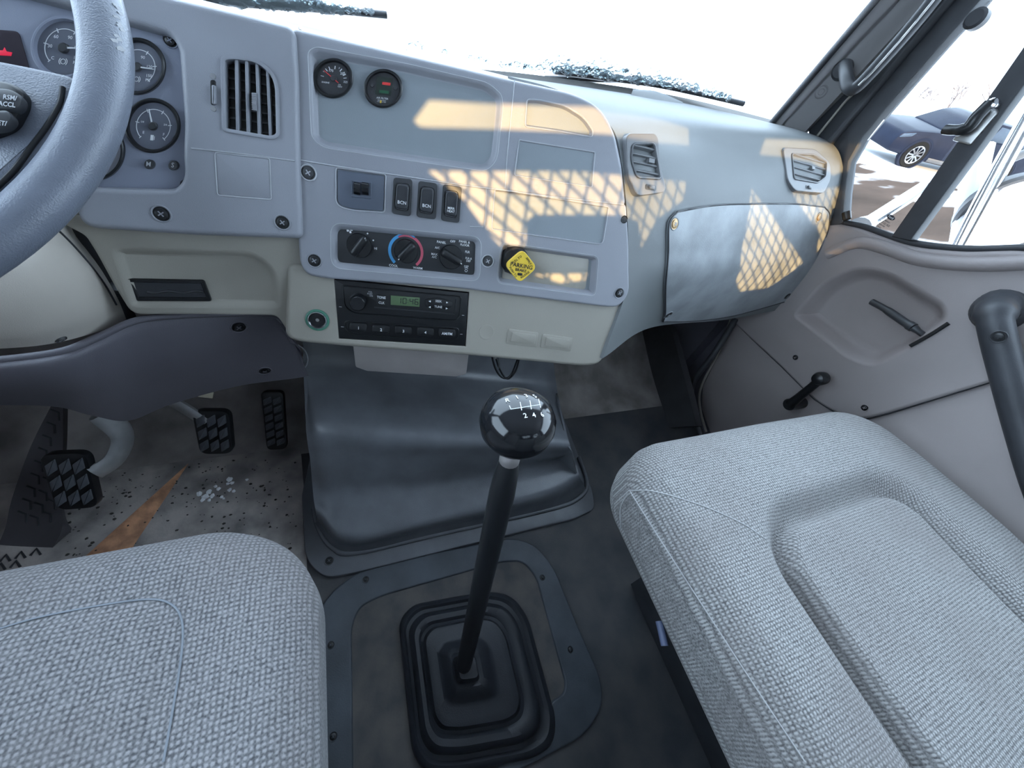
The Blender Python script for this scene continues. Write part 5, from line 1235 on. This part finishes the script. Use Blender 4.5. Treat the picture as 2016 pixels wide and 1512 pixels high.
# ------------------------------------------------------------------ wipers and frost on the windshield
def ws(u, v, out): return hit(BW, u, v, -out)[0]
def wiper(label, line):
    t = thing('windshield_wiper', label, 'wiper', ws(*line[0], .02), 'windshield wipers')
    pts = [ws(u, v, .016) for u, v in line]
    tube('blade', crom(pts, 30), .006, BLACKM, t, n=8)
    tube('blade_bridge', crom([p + V3(0, .012, .006) for p in pts[:-1]], 26), .0045, BLACK, t, n=6)
    a = pts[len(pts) // 2] + V3(0, .02, .004); tube('arm', [a, a + V3(-.25, .06, -.06)], .007, BLACK, t, n=8)
wiper('snowy black wiper blade at the upper left of the windshield', [(330, -6), (400, 8), (520, 18), (640, 26), (764, 37)])
wiper('black wiper blade caked with ice on the passenger side of the windshield', [(1094, 147), (1180, 158), (1290, 172), (1380, 190), (1468, 210)])
def frost(label, low, hi, count, rr):
    """low: line the frost sits on, hi: height in pixels above it at each of those points"""
    L = [V3(*p, 0) for p in low]; mb = MB()
    base = bmesh.new(); bmesh.ops.create_icosphere(base, subdivisions=1, radius=1); bv = [np.array(v.co) for v in base.verts]; bf = [[v.index for v in f.verts] for f in base.faces]; base.free()
    us = [p[0] for p in low]
    for k in range(count):
        u = random.uniform(us[0], us[-1])
        if random.random() > np.interp(u, us, hi) / max(hi): continue
        v0 = np.interp(u, us, [p[1] for p in low]); h = np.interp(u, us, hi)
        q = random.random() ** 1.25; v = v0 - q * h
        try: c = ws(u, v, .008)
        except RuntimeError: continue
        r = rr * (1.25 - q) * random.uniform(.35, 1.25); s = np.array([random.uniform(.7, 1.6), .5, random.uniform(.6, 1.1)]) * r
        i = mb.add([c + b * s * random.uniform(.8, 1.2) for b in bv])
        for f in bf: mb.face([i + x for x in f])
    o = mb.build('frost', ICE, None, 60); o['kind'] = 'stuff'; o['label'] = label; o['category'] = 'frost'
frost('crust of frost on the passenger side of the windshield above the wiper', [(800, 94), (860, 104), (960, 128), (1040, 142), (1094, 143), (1180, 154), (1290, 168), (1380, 184), (1440, 198)], [12, 12, 16, 30, 48, 56, 46, 34, 14], 1700, .0062)
frost('band of frost above the left wiper at the top of the windshield', [(360, -2), (420, 8), (520, 15), (620, 22), (735, 30)], [14, 20, 26, 26, 8], 800, .0060)

# ------------------------------------------------------------------ yard outside
GK, G0 = .08, H - 2.8
def gz(x): return G0 + GK * x
def gnd(u, v):
    r = ray(u, v); return CAM + r * (-2.8 / (r[2] - GK * r[0]))
GM = bpy.data.materials.new('snowy_asphalt'); GM.use_nodes = True
nt = GM.node_tree; b = nt.nodes['Principled BSDF']; b.inputs['Roughness'].default_value = .9; b.inputs['Specular IOR Level'].default_value = 0.02
tc = nt.nodes.new('ShaderNodeTexCoord'); n1 = nt.nodes.new('ShaderNodeTexNoise'); n1.inputs['Scale'].default_value = .35; n1.inputs['Detail'].default_value = 8
mp = nt.nodes.new('ShaderNodeMapping'); mp.inputs['Rotation'].default_value = (0, 0, -.38); mp.inputs['Scale'].default_value = (.35, 1.5, 1)
nt.links.new(tc.outputs['Object'], mp.inputs['Vector']); nt.links.new(mp.outputs[0], n1.inputs['Vector'])
rp_ = nt.nodes.new('ShaderNodeValToRGB'); e = rp_.color_ramp.elements; e[0].position = .42; e[0].color = (.030, .023, .019, 1); e[1].position = .68; e[1].color = (.75, .77, .80, 1)
m_ = e.new(.58); m_.color = (.060, .044, .036, 1)
nt.links.new(n1.outputs['Fac'], rp_.inputs['Fac']); nt.links.new(rp_.outputs['Color'], b.inputs['Base Color'])
mb = MB(); i = mb.add([V3(-60, -60, gz(-60)), V3(90, -60, gz(90)), V3(90, 90, gz(90)), V3(-60, 90, gz(-60)), V3(-60, -60, gz(-60) - 1), V3(90, -60, gz(90) - 1), V3(90, 90, gz(90) - 1), V3(-60, 90, gz(-60) - 1)])
for q in ((0, 1, 2, 3), (7, 6, 5, 4), (0, 4, 5, 1), (1, 5, 6, 2), (2, 6, 7, 3), (3, 7, 4, 0)): mb.face([i + c for c in q])
struct(mb.build('ground', mat('yard_snow', (.84, .86, .89), .8, var=.05, vscale=.6), None, 0))
lane = [gnd(*p) for p in ((1640, 338), (1690, 322), (1770, 338), (1850, 362), (1960, 396), (2060, 420), (2200, 470), (2300, 640), (1950, 640), (1640, 560))]
mb = MB(); N = len(lane); mb.loops([[p + V3(0, 0, z) for p in lane] for z in (-.05, .015)], True, False, True); lo = mb.build('lane', GM, None, 0); struct(lo)

# parked car
CARP = mat('dark_blue_car_paint', (0.010, 0.013, 0.024), .35, var=.2, vscale=3, spec=.06)
CARG = mat('car_window', (0.05, 0.07, 0.10), .25, var=.1, spec=.08)
TYRE = mat('tyre', (0.012, 0.012, 0.012), .9, spec=.02)
def car(label, a, bpt, paint, full=True):
    wb = np.linalg.norm(bpt - a); n = nrm(V3(-GK, 0, 1)); F = Fr(a, bpt - a, n)     # x to the rear, y up, normal towards the cab
    t = thing('car', label, 'car', a, 'parked cars in the yard'); w = 1.75; k = wb / 2.75
    S = lambda l: [np.array(p) * np.array([k, k * .94]) for p in l]
    body = S([(-.85, .30), (-.88, .55), (-.80, .78), (-.45, .90), (.35, 1.00), (2.2, 1.05), (3.35, 1.04), (3.62, .95), (3.66, .55), (3.60, .30), (3.15, .22), (.4, .22)])
    slab('body', F, rnd(body, .12), -w, 0, paint, t, .10)
    cab = S([(.30, .98), (.95, 1.36), (1.35, 1.46), (2.35, 1.45), (2.95, 1.32), (3.40, 1.03)])
    slab('cabin', F.off(-.12), rnd(cab, .15), -w + .24, 0, paint, t, .08)
    gl_ = S([(.58, 1.02), (1.05, 1.32), (1.40, 1.39), (2.30, 1.38), (2.75, 1.27), (3.05, 1.05)])
    for x0, x1 in ((.55, 1.62), (1.70, 2.45), (2.52, 3.1)):
        q = [p for p in gl_]; clip = []
        xs = np.linspace(max(x0 * k, gl_[0][0]), min(x1 * k, gl_[-1][0]), 7)
        top = [np.array([x, np.interp(x, [p[0] for p in gl_], [p[1] for p in gl_])]) for x in xs]; bot = [np.array([x, 1.03 * k * .94]) for x in xs]
        slab('side_window', F.off(-.12), ccw(top + bot[::-1]), -.02, .006, CARG, t, .003)
    tube('window_trim', [F.W(*p, -.11) for p in (gl_[0] - np.array([.05, .02]), gl_[-1] + np.array([.05, -.02]))], .015, CHROME, t, n=6)
    ws_ = F.off(-.12)
    for x in (0, 2.75):
        c = np.array([x * k, .33 * k]); R = .33 * k
        wh = lathe('wheel', F, c, [(R, -.22), (R, -.01), (R * .95, .015), (R * .70, .02), (R * .68, .0)], TYRE, t, n=32)
        lathe('rim', F, c, [(R * .70, .005), (R * .68, .028), (R * .60, .028), (R * .58, .005)], CHROME, wh, n=28, cap=False)
        for s in range(10):
            f2 = F.at(c[0], c[1], .015, s * math.pi / 5); m2 = MB(); m2.box(f2, 0, R * .62, -R * .055, R * .055, 0, .018); m2.build('spoke', CHROME, wh)
        lathe('arch', F, c + np.array([0, .02]), [(R * 1.22, -.10), (R * 1.20, .006), (R * 1.05, .006), (R * 1.04, -.1)], paint, t, n=32, cap=False)
    slab('headlamp', F, rnd(S([(-.80, .66), (-.50, .74), (-.42, .84), (-.74, .76)]), .03), -.1, .012, CARG, t, .01)
    slab('door_handle', F, rnd(S([(1.50, .90), (1.68, .91), (1.68, .94), (1.50, .93)]), .01), 0, .03, CHROME, t, .005)
    slab('sill', F, S([(.45, .26), (2.35, .26), (2.35, .36), (.45, .36)]), 0, .02, DGREY, t, .008)
    f2 = F.off(.06); slab('mirror', F, rnd(S([(.70, 1.0), (.90, 1.0), (.90, 1.12), (.72, 1.10)]), .03), -.05, .16, paint, t, .03)
car('dark blue car with silver ten-spoke wheels parked in the snow outside the passenger window', gnd(1778, 329), gnd(1938, 367), CARP)
# ploughed snow bank behind it, and snowy shrubs
def mound(label, c, rx, ry, h, cat='snow bank', m=SNOW, nm='snow_bank'):
    mb = MB(); N, Mn = 28, 9; lp = []
    for j in range(Mn):
        k = 1 - j / (Mn - 1); lp.append([V3(c[0] + rx * k * math.cos(a) * (1 + .12 * math.sin(5 * a + c[0])), c[1] + ry * k * math.sin(a) * (1 + .10 * math.sin(7 * a + c[1])), gz(c[0]) - .12 + h * (1 - k * k) ** .8 + .10 * h * math.sin(9 * a + j) * k * (j > 0)) for a in [2 * math.pi * i / N for i in range(N)]])
    mb.loops(lp, True, True, True); return tag(mb.build(nm, m, None, 70), label, cat, 'snow banks in the yard')
mound('long ploughed snow bank beyond the parked car', (27, 14.5), 5.5, 3.2, 1.1)
mound('smaller snow bank to the right behind the parked car', (30.5, 8.5), 3.6, 3.0, .9)
mound('low snow ridge in front of the parked car', (17.2, 11.2), 1.4, 1.0, .35)
TWIG = mat('bare_twig', (.16, .13, .12), .9)
def shrub(label, c, h, seed):
    rr = random.Random(seed); t = thing('shrub', label, 'shrub', (c[0], c[1], gz(c[0])), 'bare snowy shrubs')
    mb = MB(); sn = MB()
    def br(p, d, L, r, dep):
        q = p + d * L; s = nrm(np.cross(d, V3(.3, .2, 1))); u = np.cross(s, d)
        lp = [[pp + rr_ * (s * math.cos(a) + u * math.sin(a)) for a in (0, 2.1, 4.2)] for pp, rr_ in ((p, r), (q, r * .6))]
        mb.loops(lp, True, False, True)
        if dep:
            for _ in range(3): br(p + d * L * rr.uniform(.5, 1), nrm(d + V3(rr.uniform(-.8, .8), rr.uniform(-.8, .8), rr.uniform(-.2, .5))), L * .68, r * .62, dep - 1)
    for _ in range(4): br(V3(c[0], c[1], gz(c[0]) - .05), nrm(V3(rr.uniform(-.5, .5), rr.uniform(-.5, .5), 1)), h * .42, h * .02, 3)
    mb.build('branches', TWIG, t, 0)
for k, (u, v, h, s) in enumerate(((1726, 296, 1.6, 1), (1752, 285, 1.4, 2), (1790, 290, 2.2, 3), (1860, 296, 2.6, 4), (1990, 330, 2.4, 5))):
    c = gnd(u, v + 6); c = c * V3(1.9, 1.9, 1)
    shrub(['small bare shrub at the far left of the yard', 'low bare shrub beside the snow bank', 'bare shrub behind the hood of the parked car', 'tall bare shrub behind the roof of the parked car', 'tall bare shrub right of the divider bar'][k], c, h, s)

# ------------------------------------------------------------------ outside mirror on its tubular bracket
MR = thing('side_mirror', 'chrome tubular bracket and round convex mirror outside the passenger window', 'mirror', PX(1900, 480, 1.45))
tube('lower_arm', [PX(1690, 448, 1.24), PX(1712, 437, 1.3), PX(1830, 362, 1.52), PX(1900, 318, 1.66)], [.016, .017, .017, .017], CHROME, MR, n=14)
tube('foot', [PX(1690, 449, 1.22), PX(1708, 440, 1.28)], [.026, .020], ALU, MR, n=14)
tube('upright', [PX(1893, 500, 1.55), PX(1905, 420, 1.56), PX(1918, 345, 1.57), PX(1928, 290, 1.58)], [.028, .026, .026, .028], mat('white_painted_tube', (.62, .65, .68), .3), MR, n=14)
tube('stay', [PX(1872, 500, 1.50), PX(1905, 434, 1.50), PX(1960, 330, 1.50), PX(2030, 205, 1.50)], .0095, CHROME, MR, n=12)
tube('stay', [PX(1884, 500, 1.53), PX(1925, 425, 1.53), PX(1985, 315, 1.53), PX(2045, 205, 1.53)], .012, CHROME, MR, n=12)
tube('brace', [PX(1985, 315, 1.53), PX(2060, 285, 1.6)], .010, DGREY, MR, n=10)
fmr = Fr(PX(1996, 425, 1.62), nrm(V3(.85, -.5, 0)), (0.0, -.18, 1))
lathe('convex_rim', fmr, (0, 0), [(.098, -.03), (.105, -.005), (.102, .004), (.094, .003)], BLACKM, MR, n=40, cap=False, sx=1.15)
lathe('convex_glass', fmr, (0, 0), [(.095, .002), (.07, .009), (.04, .013), (.0001, .015)], mat('mirror_glass', (.85, .87, .9), .03, metal=1.0, var=.02), MR, n=40, smooth=80, sx=1.15)
lathe('housing', fmr, (0, 0), [(.098, -.005), (.09, -.04), (.05, -.06), (.0001, -.065)], DGREY, MR, n=32, sx=1.15)
# maker's stamp etched on the vent glass
GP = FG.off(.0024)
c = GP.q(1754, 428)
arcs = mat('etched_black', (.02, .02, .03), .6)
st = thing('glass_stamp', 'small black oval maker stamp with fine print on the vent glass', 'stamp', GP.W(*c))
o = ccw(circ((0, 0), .0095, 28)); o = [np.array([c[0] + p[0] * 1.0, c[1] + p[1] * .48]) for p in o]
slab('oval', GP, o, 0, .0003, arcs, st, .0001)
text('Ford', GP, c[0], c[1], .0065, WHITE, st, z=.0005)
for k, (s, sz) in enumerate((('TEMPERED', .0034), ('DOT-22 AS2', .0052), ('M2H5 43R', .0036), ('E9 000', .0034))): text(s, GP, c[0] - .001 * k, c[1] - .0095 - .0052 * k, sz, arcs, st, z=.0002)
# sliver of sunlight on the driver mat, painted as a thin orange sheet
SUNLIT = mat('sunlit_dust', (.80, .42, .24), .9, vscale=40, col2=(.42, .22, .13), bump=.5, bscale=250)
tag(slab('sun_patch', WF0, ccw(fzs([(371, 912), (178, 1086), (150, 1111), (252, 1096), (264, 1072)], .006)), .005, .0062, SUNLIT, None, .0003), 'orange-brown pointed wedge of painted sunlight on the driver mat before the seat', 'patch')
